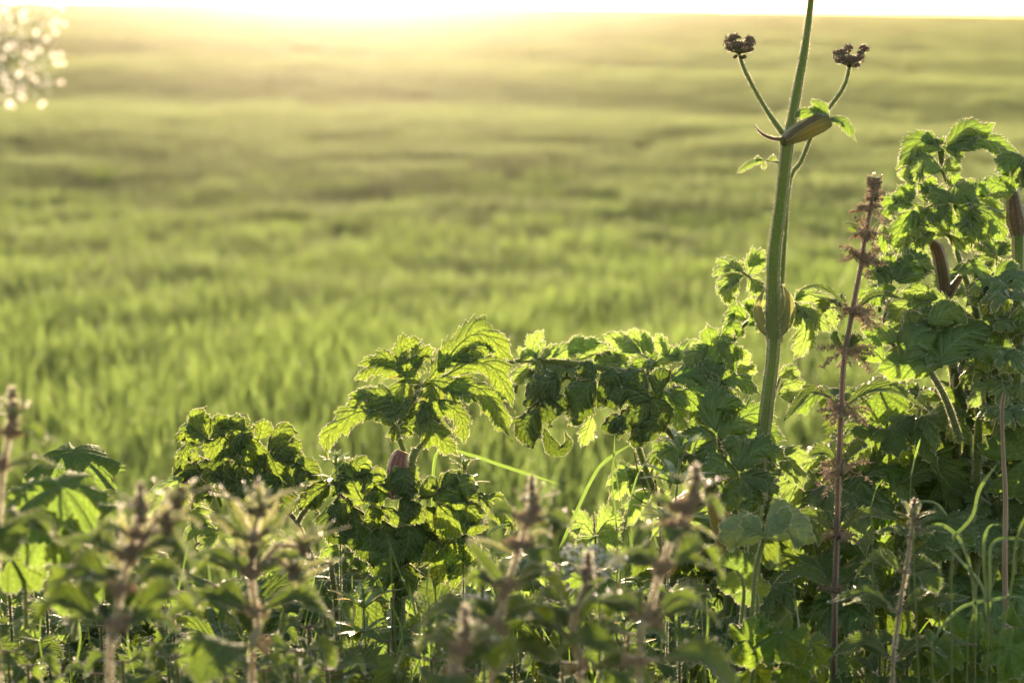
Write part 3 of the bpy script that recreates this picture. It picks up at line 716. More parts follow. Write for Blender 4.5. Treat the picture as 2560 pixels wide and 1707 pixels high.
def stem_part(root, curve, d, rpx, mat='stem', hairs=9000, name='stem', ridges=9, hlen=0.0018, ground=False, ridge=0.12, sides=18, squash=1.0):
    P = px_pts(curve, d)
    r_ = list(np.array(rpx if isinstance(rpx, (list, tuple)) else [rpx] * len(P)) * mpx(d))
    if len(r_) != len(P): r_ = list(np.interp(np.linspace(0, 1, len(P)), np.linspace(0, 1, len(r_)), r_))
    if ground:
        f = rooted(P[-1]); P = P + [f]; r_ = r_ + [r_[-1]]
    mb = MB(); tube(mb, P, r_, sides=sides, ridges=ridges, ridge=ridge, hairs=hairs, hlen=hlen, hmat=1, squash=squash)
    return mb.build(name, [M[mat], M['hair']], root)

def bud_head(root, cx, cy, d, blobs, seed):
    """a closed umbel: knobbly dark umbellets on short rays"""
    r = random.Random(seed)
    head = None
    base = at(cx, cy + 24, d)
    for k, (x, y, R) in enumerate(blobs):
        for _ in range(1):
            mb = MB(); c = at(x, y, d + r.uniform(-0.008, 0.008)); Rm = R * mpx(d)
            tube(mb, [base, (base + c) / 2 + A(0, 0, -0.001), c - A(0, 0, Rm * 0.5)], 0.0009, sides=5, mat=1, n=6)
            cc_ = []
            for i in range(70):
                v = nrm(A(r.gauss(0, 1), r.gauss(0, 1), r.gauss(0.3, 1))); cc_.append(c + v * Rm * r.uniform(0.6, 1.3) * A(1.1, 1.1, 0.85))
            balls(mb, [c], [Rm * 0.6], 0); balls(mb, cc_, [r.uniform(0.0005, 0.0010) for _ in cc_], 0)
            nh = 160; vs_ = rng.normal(0, 1, (nh, 3)); vs_ /= np.linalg.norm(vs_, axis=1)[:, None]
            b_ = c + vs_ * Rm * 0.9; mb.add(np.stack([b_ - A(0.0001, 0, 0), b_ + A(0.0001, 0, 0), b_ + vs_ * 0.0016], 1).reshape(-1, 3), np.arange(nh * 3).reshape(-1, 3), 2)
            o = mb.build('umbellet', [M['bud'], M['stemd'], M['hair']], head if head else root) if False else None
            if head is None:
                hb = MB(); balls(hb, [base + A(0, 0, 0.001)], [0.003], 0, IV, IF)
                head = hb.build('flower_head', [M['stemd']], root); head['_w'] = root['_w']
            o = mb.build('umbellet', [M['bud'], M['stemd'], M['hair']], head)
    return head

# ---- the tall flowering stem
P0 = at(1880, 1500, D0)
tall = thing('hogweed', 'tall upright ribbed hogweed stem with two dark bud heads, rising against the open field', 'hogweed', rooted(P0), GH)
stem_part(tall, '2034,-60 2027,8 2012,120 1992,230 1972,345', D0, [7.5, 7.5, 9, 11, 12.5])
stem_part(tall, '1969,350 1952,500 1935,640 1933,760 1935,846', D0, [15, 14.5, 14.5, 16, 18])
stem_part(tall, '1935,840 1931,907 1918,1009 1898,1200 1880,1500', D0, [15, 17, 20, 21, 22], ground=True, mat='stem', ridges=11)
stem_part(tall, '1961,340 1912,269 1866,185 1849,139 1848,118', D0 + 0.004, [7, 5.5, 5, 5, 4], name='flower_stalk', hlen=0.0013, ridges=6)
stem_part(tall, '1950,770 1959,612 1966,510 1977,440 2002,405 2022,355 2045,305 2080,260 2112,212 2124,163', D0 + 0.022, [8, 7, 7, 7, 6, 5.5, 5, 5, 5, 4.5], name='flower_stalk', hlen=0.0013, ridges=6)
stem_part(tall, '1962,347 1935,348 1908,337 1892,322 1888,313', D0, [4.5, 4.5, 4, 3, 1], mat='purple', name='bract', hlen=0.0011, ridges=0, sides=8)
bud_head(tall, 1848, 108, D0, [(1826, 98, 11), (1838, 94, 10), (1820, 108, 9), (1835, 115, 11), (1850, 116, 12), (1864, 113, 11), (1874, 100, 9), (1878, 110, 8), (1822, 122, 7), (1874, 124, 7)], 3)
bud_head(tall, 2124, 140, D0 + .02, [(2095, 134, 11), (2108, 132, 10), (2121, 121, 10), (2098, 150, 11), (2115, 150, 12), (2132, 150, 12), (2148, 146, 11), (2160, 122, 11), (2152, 134, 7), (2142, 164, 6)], 4)
bud_head(tall, 2030, -30, D0, [(2018, -8, 9), (2030, -12, 11), (2044, -9, 9), (2008, -20, 10), (2052, -22, 10), (2030, -34, 14)], 5)
mb = MB(); balls(mb, [at(1840 + q, 143 + (q % 5) - 2, D0 - 0.002) for q in (-3, 0, 12, 18, 22, 20)], 0.0018, 0); mb.build('bract', [M['stemd']], tall)
# the blown-up leaf sheath at the fork, with its small three-part leaf
mb = MB(); tube(mb, px_pts('1960,352 1985,338 2012,325 2040,312 2062,304 2074,299', D0 - 0.006), list(np.array([13, 20, 25, 26, 24, 17]) * mpx(D0)), sides=22, ridges=11, ridge=0.04, hairs=9000, squash=0.75, hlen=0.0012)
mb.build('sheath', [M['sheath'], M['hair']], tall)
mb = MB(); balls(mb, [at(1964, 352, D0 - .003)], 15 * mpx(D0), 0, IV, IF, sz=(1, 1, 1.1)); mb.build('node', [M['stem']], tall)
mb = MB(); leaflet(mb, px_pts('1962,345 1990,322 2022,300 2050,286 2062,284', D0 - .014), 9 * mpx(D0), hint=(-.3, -.8, .8), teeth=6, tooth_d=0, prof='strap', fold=-.5, droop=.3, vein=0, wav=.1, nv=5, hair=.0009, skew=0); mb.build('sheath', [M['brownsheath'], M['hair'], M['purple']], tall)
leaf_from(tall, D0 - .008, [('2070,303 2052,288 2015,281 1990,290 1986,300', 17, 1.1), ('2072,298 2058,272 2038,256 2026,249', 15, 1.3), ('2062,290 2040,276 2022,268', 12, 1.4),
    ('2072,297 2100,298 2126,322 2139,357', 17, 1.0), ('2074,300 2095,304 2112,318', 10, 0.8)], 'hog', dict(HOG, teeth=13, lobe_d=0.2, lobes=4), seed=3, more=False)
leaf_from(tall, D0 + .01, [('1913,400 1888,403 1862,417 1841,435', 11, 1.0), ('1905,402 1895,396 1889,391', 8, 1.2), ('1920,402 1930,396 1940,390', 8, 1.2), ('1908,404 1910,414 1909,425', 6, 1)],
          'hogpale', dict(HOG, teeth=9, lobe_d=0.3), stalk='1950,408 1935,403 1915,402', stalk_r=0.0014, seed=5, more=False)
# the lower joint: open sheath flaps and the two leaves either side of it
mb = MB()
leaflet(mb, px_pts('1938,850 1908,815 1897,765 1914,716', D0 - .002), 13 * mpx(D0), hint=(0.3, -1, 0), teeth=5, tooth_d=0, prof='lance', fold=-.35, droop=0.5, vein=0.0, wav=0.05, nv=7, hair=0.001, skew=0)
mb.build('sheath', LM('flap'), tall)
mb = MB()
leaflet(mb, px_pts('1936,850 1966,805 1974,755 1957,710', D0 - .002), 15 * mpx(D0), hint=(-0.3, -1, 0), teeth=5, tooth_d=0, prof='lance', fold=-.35, droop=0.5, vein=0.0, wav=0.05, nv=7, hair=0.001, skew=0, seed=2)
mb.build('sheath', [M['flap'], M['hair'], M['stem']], tall)
mb = MB(); tube(mb, px_pts('1936,858 1935,835 1937,800 1940,760 1945,735', D0 + .016), list(np.array([19, 22, 26, 26, 20]) * mpx(D0)), sides=20, ridges=9, ridge=0.05, hairs=6000, squash=0.6, cap=False); mb.build('sheath', [M['flap'], M['hair']], tall)
leaf_from(tall, D0 + .02, [('1849,676 1818,664 1780,689', 24, 1.3), ('1858,688 1816,700 1793,722', 24, 1.4), ('1846,692 1818,735 1842,762', 26, 1.2), ('1875,695 1895,722 1910,716', 24, 1.2),
    ('1872,668 1890,642 1914,626', 24, 1.4), ('1870,690 1890,660 1922,655', 28, 1.6), ('1858,680 1850,668 1860,655', 14, 1)], 'hogpale', HOG, stalk='1925,735 1905,718 1878,696 1851,678', stalk_r=0.0016, seed=8)
leaf_from(tall, D0 + .03, [('1866,800 1840,775 1815,805', 25, 1.2), ('1880,795 1885,765 1860,765', 25, 1.4), ('1805,836 1832,815 1863,843', 22, 1.2), ('1871,813 1888,803 1912,828', 20, 1.2), ('1835,850 1800,850 1775,880', 28, 1.2),
    ('1830,865 1850,885 1845,905', 22, 1.2)], 'hog', HOG, stalk='1925,775 1890,793 1851,822 1826,872 1815,905', stalk_r=0.0022, seed=9)
leaf_from(tall, D0 + .01, [('1985,750 2025,735 2070,765 2095,832', 27, 1.3), ('1988,762 2035,785 2082,834', 26, 1.3), ('2012,778 2014,838 1986,900', 30, 1.2), ('2002,772 1982,798 1976,822', 20, 1.2), ('1990,752 2000,735 2004,722', 13, 1.2)],
          'hogpale', HOG, stalk='1965,790 1972,765 1990,757', stalk_r=0.0016, seed=10)
leaf_from(tall, D0 + .05, [('1949,942 1977,926 2000,946', 22, 1.2), ('1950,965 1985,955 2014,958', 24, 1.2), ('1945,985 1975,985 1995,1015', 26, 1.2)], 'hogpale', HOG, stalk='1925,1040 1935,990 1949,945', seed=12)

# ---- the domed plant with the red sheath, centre of the picture
dome = thing('hogweed', 'sunlit hogweed with a domed drooping leaf above a swollen red sheath', 'hogweed', rooted(at(1000, 1420, D0)), GH)
stem_part(dome, '1040,1120 1030,1150 1024,1215 1010,1300 1000,1420', D0 + .005, [8, 11, 13, 15, 16], ground=True)
mb = MB(); tube(mb, px_pts('1000,1245 996,1205 995,1165 999,1143 1005,1127', D0 - .012), list(np.array([25, 29, 29, 25, 14]) * mpx(D0)), sides=22, ridges=11, ridge=0.035, hairs=12000, squash=0.8, hlen=0.0012); mb.build('sheath', [M['redsheath'], M['hair']], dome)
leaf_from(dome, D0, [
    ('1010,925 962,896 893,911', 26, 1.3), ('1020,939 948,913 886,951', 32, 1.2), ('1000,912 1008,868 1056,848', 26, 1.5), ('1040,925 1046,887 1090,872', 24, 1.5),
    ('1096,930 1150,858 1210,835 1292,910', 46, 1.2), ('1130,900 1190,870 1240,880', 30, 1.5), ('1120,935 1180,905 1240,925 1290,1030', 40, 1.1), ('1105,970 1180,962 1240,1010 1278,1100', 38, 1.1),
    ('1096,1001 1150,1036 1161,1110', 32, 1.0), ('1062,1001 1082,1070 1148,1142', 38, 1.0), ('1040,1000 995,1010 930,985 870,990', 40, 1.2), ('1010,949 975,1010 984,1072', 36, 1.0),
    ('1060,1000 1035,1050 998,1086', 34, 1.0), ('1080,960 1075,1000 1100,1060', 36, 0.9), ('1075,950 1130,960 1200,1010', 34, 1.3), ('1050,960 1020,925 1060,890', 30, 1.4), ('1075,945 1110,900 1140,905', 28, 1.4),
    ('985,1064 940,1028 880,1035 820,1090 818,1154', 36, 1.15), ('930,1040 910,1000 862,1015', 26, 1.3), ('990,1060 985,1085 992,1105', 18, 1)], 'crisp', dict(HOG, crumple=0.06, nv=9), tilt=1.2,
    stalk='1010,1128 995,1080 1010,1030 1050,975|1027,1145 1058,1103 1075,1060 1075,980', stalk_r=0.0024, seed=30)

# ---- the long leaf reaching left from behind the tall stem
band = thing('hogweed', 'spreading hogweed, its long pale toothed leaf bridging to the tall stem', 'hogweed', rooted(at(1830, 1430, D0 + .05)), GH)
stem_part(band, '1800,1225 1812,1290 1822,1360 1830,1430', D0 + .05, [14, 20, 22, 20], ground=True, mat='stem')
mb = MB(); tube(mb, px_pts('1770,1200 1785,1240 1800,1290 1812,1350 1820,1385', D0 + .03), list(np.array([12, 22, 29, 26, 18]) * mpx(D0)), sides=20, ridges=10, ridge=0.05, hairs=6000, squash=0.7); mb.build('sheath', [M['sheath'], M['hair']], band)
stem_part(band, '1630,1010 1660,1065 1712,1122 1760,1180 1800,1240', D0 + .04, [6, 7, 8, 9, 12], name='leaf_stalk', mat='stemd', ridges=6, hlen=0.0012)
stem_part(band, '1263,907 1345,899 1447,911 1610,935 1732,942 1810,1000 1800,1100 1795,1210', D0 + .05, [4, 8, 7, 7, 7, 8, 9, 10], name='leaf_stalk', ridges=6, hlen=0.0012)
HP = dict(HOG, lobe_d=0.38)
leaf_from(band, D0 + .04, [('1341,897 1333,862 1360,824', 20, 1.3), ('1353,897 1377,878 1400,860', 18, 1.3), ('1345,898 1341,912 1339,928', 16, 1.2), ('1300,900 1320,885 1345,890', 18, 1.4), ('1380,893 1440,862 1508,856', 26, 1.4),
    ('1440,900 1480,866 1530,872', 24, 1.4), ('1420,890 1440,858 1470,848', 18, 1.4), ('1600,882 1550,850 1502,837', 24, 1.5), ('1610,884 1598,850 1569,825', 24, 1.3), ('1630,886 1618,856 1612,826', 16, 1.2)], 'hogpale', HP, seed=40)
leaf_from(band, D0 + .05, [('1671,892 1655,860 1640,832', 20, 1.2), ('1671,897 1720,870 1756,852', 26, 1.4), ('1640,905 1690,880 1700,890', 22, 1.4), ('1540,915 1560,880 1600,875', 26, 1.4), ('1480,915 1520,890 1560,900', 24, 1.3),
    ('1826,905 1859,895 1865,874', 20, 1.3), ('1834,917 1867,923 1893,913', 22, 1.3), ('1826,925 1850,945 1880,940', 22, 1.2)], 'hogpale', HP, seed=41)
leaf_from(band, D0 + .02, [('1795,950 1780,862 1768,806', 36, 1.2), ('1772,862 1736,885 1712,918', 28, 1.2), ('1793,856 1826,882 1836,934', 28, 1.2), ('1785,900 1760,920 1750,960', 30, 1.1), ('1790,905 1815,935 1812,970', 28, 1.1)], 'hog', HP, seed=42)
leaf_from(band, D0 + .05, [('1426,921 1365,913 1314,938', 32, 1.5), ('1406,944 1345,948 1314,986', 28, 1.4), ('1322,915 1300,935 1288,962', 24, 1.3), ('1480,1040 1466,1080 1452,1120', 20, 1.0), ('1420,1010 1440,1040 1425,1065', 24, 1.1), ('1500,925 1560,925 1625,965', 34, 1.4)], 'hogpale', HP, seed=43)
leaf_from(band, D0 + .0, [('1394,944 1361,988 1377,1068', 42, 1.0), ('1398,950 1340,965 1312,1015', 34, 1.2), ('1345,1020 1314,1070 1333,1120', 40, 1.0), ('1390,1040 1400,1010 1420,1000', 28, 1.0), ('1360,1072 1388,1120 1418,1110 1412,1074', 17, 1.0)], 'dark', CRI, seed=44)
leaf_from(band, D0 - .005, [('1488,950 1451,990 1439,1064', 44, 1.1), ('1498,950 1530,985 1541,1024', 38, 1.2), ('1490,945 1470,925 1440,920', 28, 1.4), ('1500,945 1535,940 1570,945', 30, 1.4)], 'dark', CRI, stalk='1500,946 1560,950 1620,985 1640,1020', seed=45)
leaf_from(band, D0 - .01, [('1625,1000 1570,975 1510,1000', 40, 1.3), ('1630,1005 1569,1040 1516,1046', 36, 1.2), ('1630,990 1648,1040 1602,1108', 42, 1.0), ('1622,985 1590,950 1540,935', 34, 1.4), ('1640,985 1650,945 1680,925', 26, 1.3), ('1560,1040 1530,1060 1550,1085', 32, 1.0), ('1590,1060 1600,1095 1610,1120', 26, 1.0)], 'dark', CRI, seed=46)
leaf_from(band, D0 + .02, [('1671,946 1753,933 1828,990', 36, 1.2), ('1712,964 1793,972 1857,1008', 36, 1.2), ('1671,986 1732,1003 1770,1072', 38, 1.1), ('1660,975 1690,1030 1715,1085', 34, 1.1), ('1700,940 1760,915 1820,925', 30, 1.3), ('1740,985 1790,1020 1810,1060', 34, 1.1), ('1800,950 1850,950 1900,985', 28, 1.2)], 'hog', HOG, seed=47)
leaf_from(band, D0 + .0, [('1795,1090 1875,1035 1950,1046', 40, 1.3), ('1790,1080 1790,1020 1870,1012', 38, 1.3), ('1820,1100 1900,1075 1970,1100', 42, 1.1), ('1830,1105 1880,1130 1895,1180', 36, 1.0), ('1790,1095 1760,1130 1755,1185', 36, 1.0), ('1790,1090 1740,1090 1700,1130', 34, 1.2)], 'hog', dict(HOG, lobe_d=0.3), stalk='1800,1200 1815,1150 1800,1090', seed=48)
leaf_from(band, D0 - .03, [('1845,1170 1900,1122 1975,1150', 36, 1.2), ('1845,1190 1800,1165 1745,1195', 36, 1.2), ('1850,1190 1910,1200 1950,1245', 36, 1.0), ('1840,1195 1830,1240 1800,1275', 36, 1.0), ('1855,1180 1840,1120 1800,1105', 32, 1.2), ('1860,1195 1880,1240 1870,1290', 34, 1.0)], 'hog', dict(HOG, lobe_d=0.4), stalk='1870,1400 1850,1290 1845,1190', seed=49)
leaf_from(band, D0 + .1, [('1626,1217 1581,1190 1518,1253', 34, 1.4), ('1630,1222 1600,1250 1560,1320', 30, 1.1), ('1630,1215 1600,1190 1560,1175', 24, 1.4), ('1635,1220 1660,1250 1680,1300', 28, 1.0)], 'hogpale', HOG, seed=50)
leaf_from(band, D0 + .06, [('1492,1335 1520,1300 1560,1300', 36, 1.5), ('1482,1335 1457,1308 1424,1330', 30, 1.4), ('1490,1340 1530,1345 1555,1370', 30, 1.1), ('1485,1340 1465,1360 1460,1390', 28, 1.0)], 'hogpale', HOG, stalk='1500,1480 1490,1400 1488,1338', seed=51)
stem_part(band, '1585,1040 1594,1111 1620,1190 1647,1262 1660,1330', D0 + .08, [6, 8, 9, 9, 9], name='leaf_stalk', ridges=6, ground=True)

# ---- the crinkled, frost-curled plants
cr1 = thing('hogweed', 'dark crumpled hogweed leaf on a slanting bare stalk, ahead of the left field', 'hogweed', rooted(at(850, 1540, D0 - .02)), GH)
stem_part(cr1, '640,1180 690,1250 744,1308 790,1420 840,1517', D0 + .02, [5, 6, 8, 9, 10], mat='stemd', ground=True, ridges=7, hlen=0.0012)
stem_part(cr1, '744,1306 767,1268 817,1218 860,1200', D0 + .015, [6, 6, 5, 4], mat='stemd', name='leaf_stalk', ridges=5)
leaf_from(cr1, D0, [('515,1100 498,1050 511,1019', 30, 1.2), ('526,1096 545,1060 545,1030', 28, 1.2), ('515,1100 469,1075 440,1102', 28, 1.4), ('496,1112 465,1122 450,1155', 28, 1.2), ('630,1080 590,1092 556,1145', 42, 1.2),
    ('610,1080 615,1126 599,1170', 46, 1.0), ('560,1085 540,1110 500,1120', 34, 1.3), ('645,1100 652,1073 638,1055', 26, 1.2), ('580,1080 570,1060 545,1062', 22, 1.4), ('610,1075 590,1052 570,1058', 22, 1.4)], 'crisp', CRI, seed=60)
leaf_from(cr1, D0 + .01, [('668,1126 706,1078 746,1082', 28, 1.3), ('675,1136 725,1115 754,1100', 28, 1.3), ('683,1145 729,1130 762,1170', 28, 1.2), ('670,1130 690,1170 700,1215', 36, 1.0), ('660,1130 640,1160 650,1200', 36, 1.0), ('740,1210 763,1170 806,1200', 30, 1.3), ('735,1225 735,1180 756,1158', 32, 1.2), ('818,1208 775,1237 752,1275', 38, 1.1)], 'crisp', CRI, seed=61)
leaf_from(cr1, D0 + .005, [('553,1134 526,1172 522,1218', 40, 1.0), ('599,1158 591,1203 610,1250', 46, 1.0), ('637,1172 668,1214 675,1275', 44, 1.0), ('570,1150 560,1190 565,1240', 40, 1.0), ('620,1180 630,1230 640,1280', 40, 1.0), ('690,1200 705,1250 700,1300', 40, 1.0)], 'dark', CRI, seed=62)
leaf_from(cr1, D0 + .03, [('515,1195 457,1150 434,1190', 34, 1.3), ('520,1225 477,1184 448,1205', 34, 1.2), ('530,1230 480,1230 455,1262', 34, 1.2)], 'crisp', CRI, seed=63)
leaf_from(cr1, D0 + .06, [('540,1322 495,1318 452,1352', 28, 1.4), ('545,1330 520,1350 500,1385', 28, 1.2), ('560,1340 600,1350 620,1390', 28, 1.1), ('460,1250 500,1290 520,1320', 30, 1.2), ('600,1300 660,1320 720,1350', 30, 1.3)], 'hogpale', HOG, seed=64)
leaf_from(cr1, D0 + .02, [('455,1195 400,1215 330,1275', 16, 0.8), ('440,1210 400,1235 360,1300', 18, 0.6)], 'hogpale', dict(HOG, lobe_d=0.1), seed=65, more=False)

cr2 = thing('hogweed', 'crumpled blistered hogweed clump hanging below the red sheath', 'hogweed', rooted(at(990, 1600, D0 - .03)), GH)
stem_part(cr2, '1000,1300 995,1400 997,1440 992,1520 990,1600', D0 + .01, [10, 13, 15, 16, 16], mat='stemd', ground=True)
leaf_from(cr2, D0 - .02, [('905,1250 867,1188 830,1240', 42, 1.2), ('890,1200 900,1168 918,1192', 30, 1.2), ('900,1230 936,1205 955,1270', 40, 1.1), ('925,1262 935,1290 928,1328', 28, 1.0), ('878,1195 860,1175 845,1185', 22, 1.3), ('870,1250 840,1280 825,1300', 36, 1.1)], 'crisp', CRI, seed=70)
leaf_from(cr2, D0 - .03, [('974,1210 1005,1195 1028,1250', 40, 1.1), ('966,1268 997,1285 1045,1248', 26, 1.3), ('1050,1237 1078,1205 1092,1225', 22, 1.2), ('985,1230 975,1205 960,1200', 26, 1.2), ('1000,1250 1030,1275 1060,1265', 34, 1.2)], 'crisp', CRI, seed=71)
leaf_from(cr2, D0 - .02, [('1080,1250 1146,1212 1202,1248', 44, 1.4), ('1196,1240 1245,1255 1282,1300 1280,1340', 26, 1.0), ('1100,1230 1120,1205 1150,1200', 30, 1.5), ('1120,1245 1170,1265 1215,1310', 40, 1.1), ('1090,1255 1130,1290 1190,1310', 42, 1.1), ('1085,1240 1060,1225 1040,1235', 30, 1.3)], 'crisp', CRI, seed=72)
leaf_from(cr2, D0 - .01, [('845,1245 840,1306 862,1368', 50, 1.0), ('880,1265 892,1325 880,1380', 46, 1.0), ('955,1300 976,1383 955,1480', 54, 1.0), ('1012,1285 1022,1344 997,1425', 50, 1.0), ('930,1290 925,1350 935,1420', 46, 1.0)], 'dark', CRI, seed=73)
leaf_from(cr2, D0 + .0, [('1066,1265 1106,1306 1096,1370', 50, 1.0), ('1146,1260 1186,1291 1190,1350', 42, 1.0), ('1040,1290 1050,1350 1040,1420', 46, 1.0), ('1000,1400 1010,1440 1000,1500', 42, 1.0)], 'crisp', CRI, seed=74)
leaf_from(cr2, D0 + .02, [('1089,1325 1110,1402 1083,1475', 36, 0.9), ('1127,1340 1148,1413 1128,1475', 34, 0.9), ('1160,1330 1175,1380 1165,1420', 30, 0.9), ('1030,1340 1000,1370 1010,1390', 26, 1.2)], 'crisp', CRI, seed=75)

# ---- the leafy group at the right edge
rt = thing('hogweed', 'bushy hogweed with an arching pale stalk and purple-brown sheath', 'hogweed', rooted(at(2445, 1100, D0 + .1)), GH)
dR = D0 + .06
stem_part(rt, '2350,575 2372,588 2388,615 2403,665 2422,721 2442,787 2455,900 2445,1100', dR, [5, 8, 9, 9, 9, 10, 12, 13], ground=True)
stem_part(rt, '2309,598 2339,615 2352,661 2359,711 2362,765', dR + .02, [8, 14, 17, 16, 12], mat='brownsheath', name='sheath', ridges=9, hlen=0.001)
stem_part(rt, '2284,540 2290,570 2312,602', dR + .02, [4, 5, 8], name='leaf_stalk', ridges=5)
stem_part(rt, '2364,750 2380,722 2402,690', dR + .02, [9, 10, 7], mat='brownsheath', name='sheath', ridges=5)
stem_part(rt, '2362,765 2378,886 2388,960 2390,1100', dR + .03, [11, 12, 13, 13], ground=True, mat='stemd')
stem_part(rt, '2398,800 2404,878 2412,960 2420,1100', dR + .07, [9, 11, 12, 13], ground=True)
leaf_from(rt, dR, [('2359,373 2299,356 2246,418', 34, 1.3), ('2352,362 2326,347 2301,350', 20, 1.3), ('2366,362 2419,320 2460,322 2489,308', 28, 1.3), ('2355,362 2352,350 2350,345', 14, 1.3), ('2399,372 2450,350 2500,362 2558,390', 30, 1.3),
    ('2362,368 2389,374 2402,402', 28, 1.1), ('2366,372 2420,345 2450,345', 24, 1.3)], 'hog', dict(HOG, lobe_d=0.25), stalk='2356,375 2356,426 2372,466 2390,500|2348,378 2352,405 2356,428', stalk_r=0.0019, seed=80)
leaf_from(rt, dR - .01, [('2356,428 2309,411 2272,458', 36, 1.3), ('2356,425 2382,408 2388,392', 22, 1.2), ('2280,455 2268,435 2268,412', 16, 1.1)], 'hogpale', dict(HOG, lobe_d=0.25), seed=81)
leaf_from(rt, dR - .02, [('2283,513 2236,508 2200,548', 32, 1.3), ('2283,505 2255,488 2232,500', 26, 1.4), ('2283,525 2256,562 2230,630', 32, 1.1), ('2286,525 2283,562 2287,604', 28, 1.0), ('2293,512 2309,539 2323,570', 28, 1.1), ('2210,562 2208,602 2213,637', 18, 1.0), ('2285,500 2275,470 2290,455', 20, 1.2)], 'hog', HOG, seed=82)
leaf_from(rt, dR, [('2319,508 2326,462 2348,464', 28, 1.3), ('2379,482 2392,457 2417,462', 26, 1.3), ('2419,481 2425,466 2427,444', 16, 1.2), ('2330,500 2350,485 2372,490', 26, 1.4), ('2440,490 2475,496 2513,524', 28, 1.2), ('2511,468 2478,471 2450,446', 26, 1.3), ('2340,475 2310,465 2300,480', 24, 1.3), ('2400,490 2440,470 2470,480', 30, 1.4)], 'hog', HOG, seed=83)
leaf_from(rt, dR - .03, [('2372,506 2412,484 2450,511', 34, 1.3), ('2372,509 2364,545 2373,585', 30, 1.0), ('2392,519 2425,535 2409,598', 38, 1.1), ('2419,520 2475,536 2522,612', 38, 1.1), ('2400,540 2440,560 2500,580', 36, 1.2), ('2370,510 2340,530 2330,560', 30, 1.1), ('2385,500 2350,490 2320,510', 28, 1.3)], 'hog', dict(HOG, lobe_d=0.3), seed=84)
leaf_from(rt, dR - .01, [('2372,587 2332,567 2289,584', 28, 1.3), ('2335,580 2299,600 2272,645', 36, 1.1), ('2290,590 2260,600 2245,640', 32, 1.1), ('2300,630 2290,660 2310,700', 30, 1.0), ('2380,590 2400,600 2430,590', 30, 1.3)], 'hogpale', HOG, seed=85)
leaf_from(rt, dR - .04, [('2246,710 2293,658 2335,674', 40, 1.3), ('2230,713 2210,671 2181,664', 24, 1.3), ('2160,692 2190,682 2222,713', 26, 1.3), ('2235,700 2225,660 2240,640', 30, 1.1), ('2240,705 2270,650 2285,650', 30, 1.2), ('2240,720 2200,730 2180,770', 30, 1.1)], 'hog', dict(HOG, lobe_d=0.2), seed=86)
leaf_from(rt, dR - .01, [('2344,743 2293,726 2254,746', 28, 1.4), ('2328,758 2276,756 2212,800', 38, 1.4), ('2392,780 2336,756 2266,800', 38, 1.4), ('2350,770 2400,790 2440,830', 34, 1.2), ('2310,780 2260,800 2230,850', 36, 1.2)], 'hogpale', dict(HOG, lobe_d=0.25), seed=87)
leaf_from(rt, dR - .05, [('2392,681 2435,669 2475,721 2472,780', 30, 1.1), ('2485,698 2525,676 2560,738', 32, 1.2), ('2480,700 2450,720 2440,770', 30, 1.1), ('2490,705 2500,750 2490,800', 30, 1.0)], 'hog', dict(HOG, lobe_d=0.25), seed=88)
leaf_from(rt, dR + .12, [('2490,640 2460,615 2430,622', 24, 1.3), ('2490,645 2455,650 2435,675', 24, 1.2), ('2495,640 2500,605 2490,590', 22, 1.2), ('2498,640 2520,610 2530,600', 22, 1.2), ('2495,648 2515,670 2520,690', 22, 1.1), ('2480,655 2470,690 2480,720', 24, 1.0), ('2440,590 2470,600 2500,590', 26, 1.3)], 'hogpale', HOG, stalk='2500,760 2496,700 2492,642', seed=89)
leaf_from(rt, dR - .06, [('2336,915 2402,842 2489,815', 52, 1.2), ('2405,872 2483,866 2560,930', 52, 1.2), ('2353,911 2271,905 2188,930', 42, 1.2), ('2251,903 2292,858 2355,905', 52, 1.3), ('2320,807 2373,778 2420,810', 34, 1.3), ('2210,903 2180,876 2139,888', 38, 1.3)], 'hog', dict(HOG, lobe_d=0.12, tooth_d=0.06, teeth=20), seed=90)
leaf_from(rt, dR - .05, [('2255,848 2202,831 2150,823', 28, 1.4), ('2271,839 2290,803 2306,786', 32, 1.3), ('2330,830 2370,815 2420,840', 40, 1.3), ('2300,850 2340,870 2350,920', 40, 1.1), ('2450,800 2500,800 2560,830', 40, 1.3), ('2380,800 2340,790 2290,815', 34, 1.4)], 'hog', dict(HOG, lobe_d=0.2), seed=91)
stem_part(rt, '2324,927 2345,960 2369,1009 2400,1100', dR - .06, [6, 7, 8, 9], name='leaf_stalk', mat='stemd', ridges=5)
stem_part(rt, '2149,780 2175,803 2208,828 2260,900', dR - .02, [4, 4, 5, 6], name='leaf_stalk', mat='stemd', ridges=5)
stem_part(rt, '2222,752 2212,790 2203,828 2200,900', dR + .0, [3.5, 4, 4, 5], name='leaf_stalk', mat='purple', ridges=5)

er = thing('hogweed', 'thick dark hogweed stem at the picture edge topped by a bulging sheath', 'hogweed', rooted(at(2545, 1000, D0)), GH)
stem_part(er, '2547,585 2546,700 2538,860 2540,1000', D0 + .04, [16, 17, 17, 18], ground=True, ridges=11)
stem_part(er, '2531,470 2534,500 2540,545 2547,590', D0 + .04, [10, 17, 24, 17], name='sheath', mat='brownsheath', ridges=9)
leaf_from(er, D0 - .02, [('2562,393 2525,403 2500,440', 34, 1.3), ('2562,400 2530,440 2540,480', 34, 1.1), ('2540,480 2500,462 2455,448', 28, 1.3), ('2570,395 2600,410 2620,460', 34, 1.3), ('2560,400 2580,440 2590,490', 34, 1.0)], 'hog', HOG, stalk='2536,478 2550,430 2562,398', seed=95)

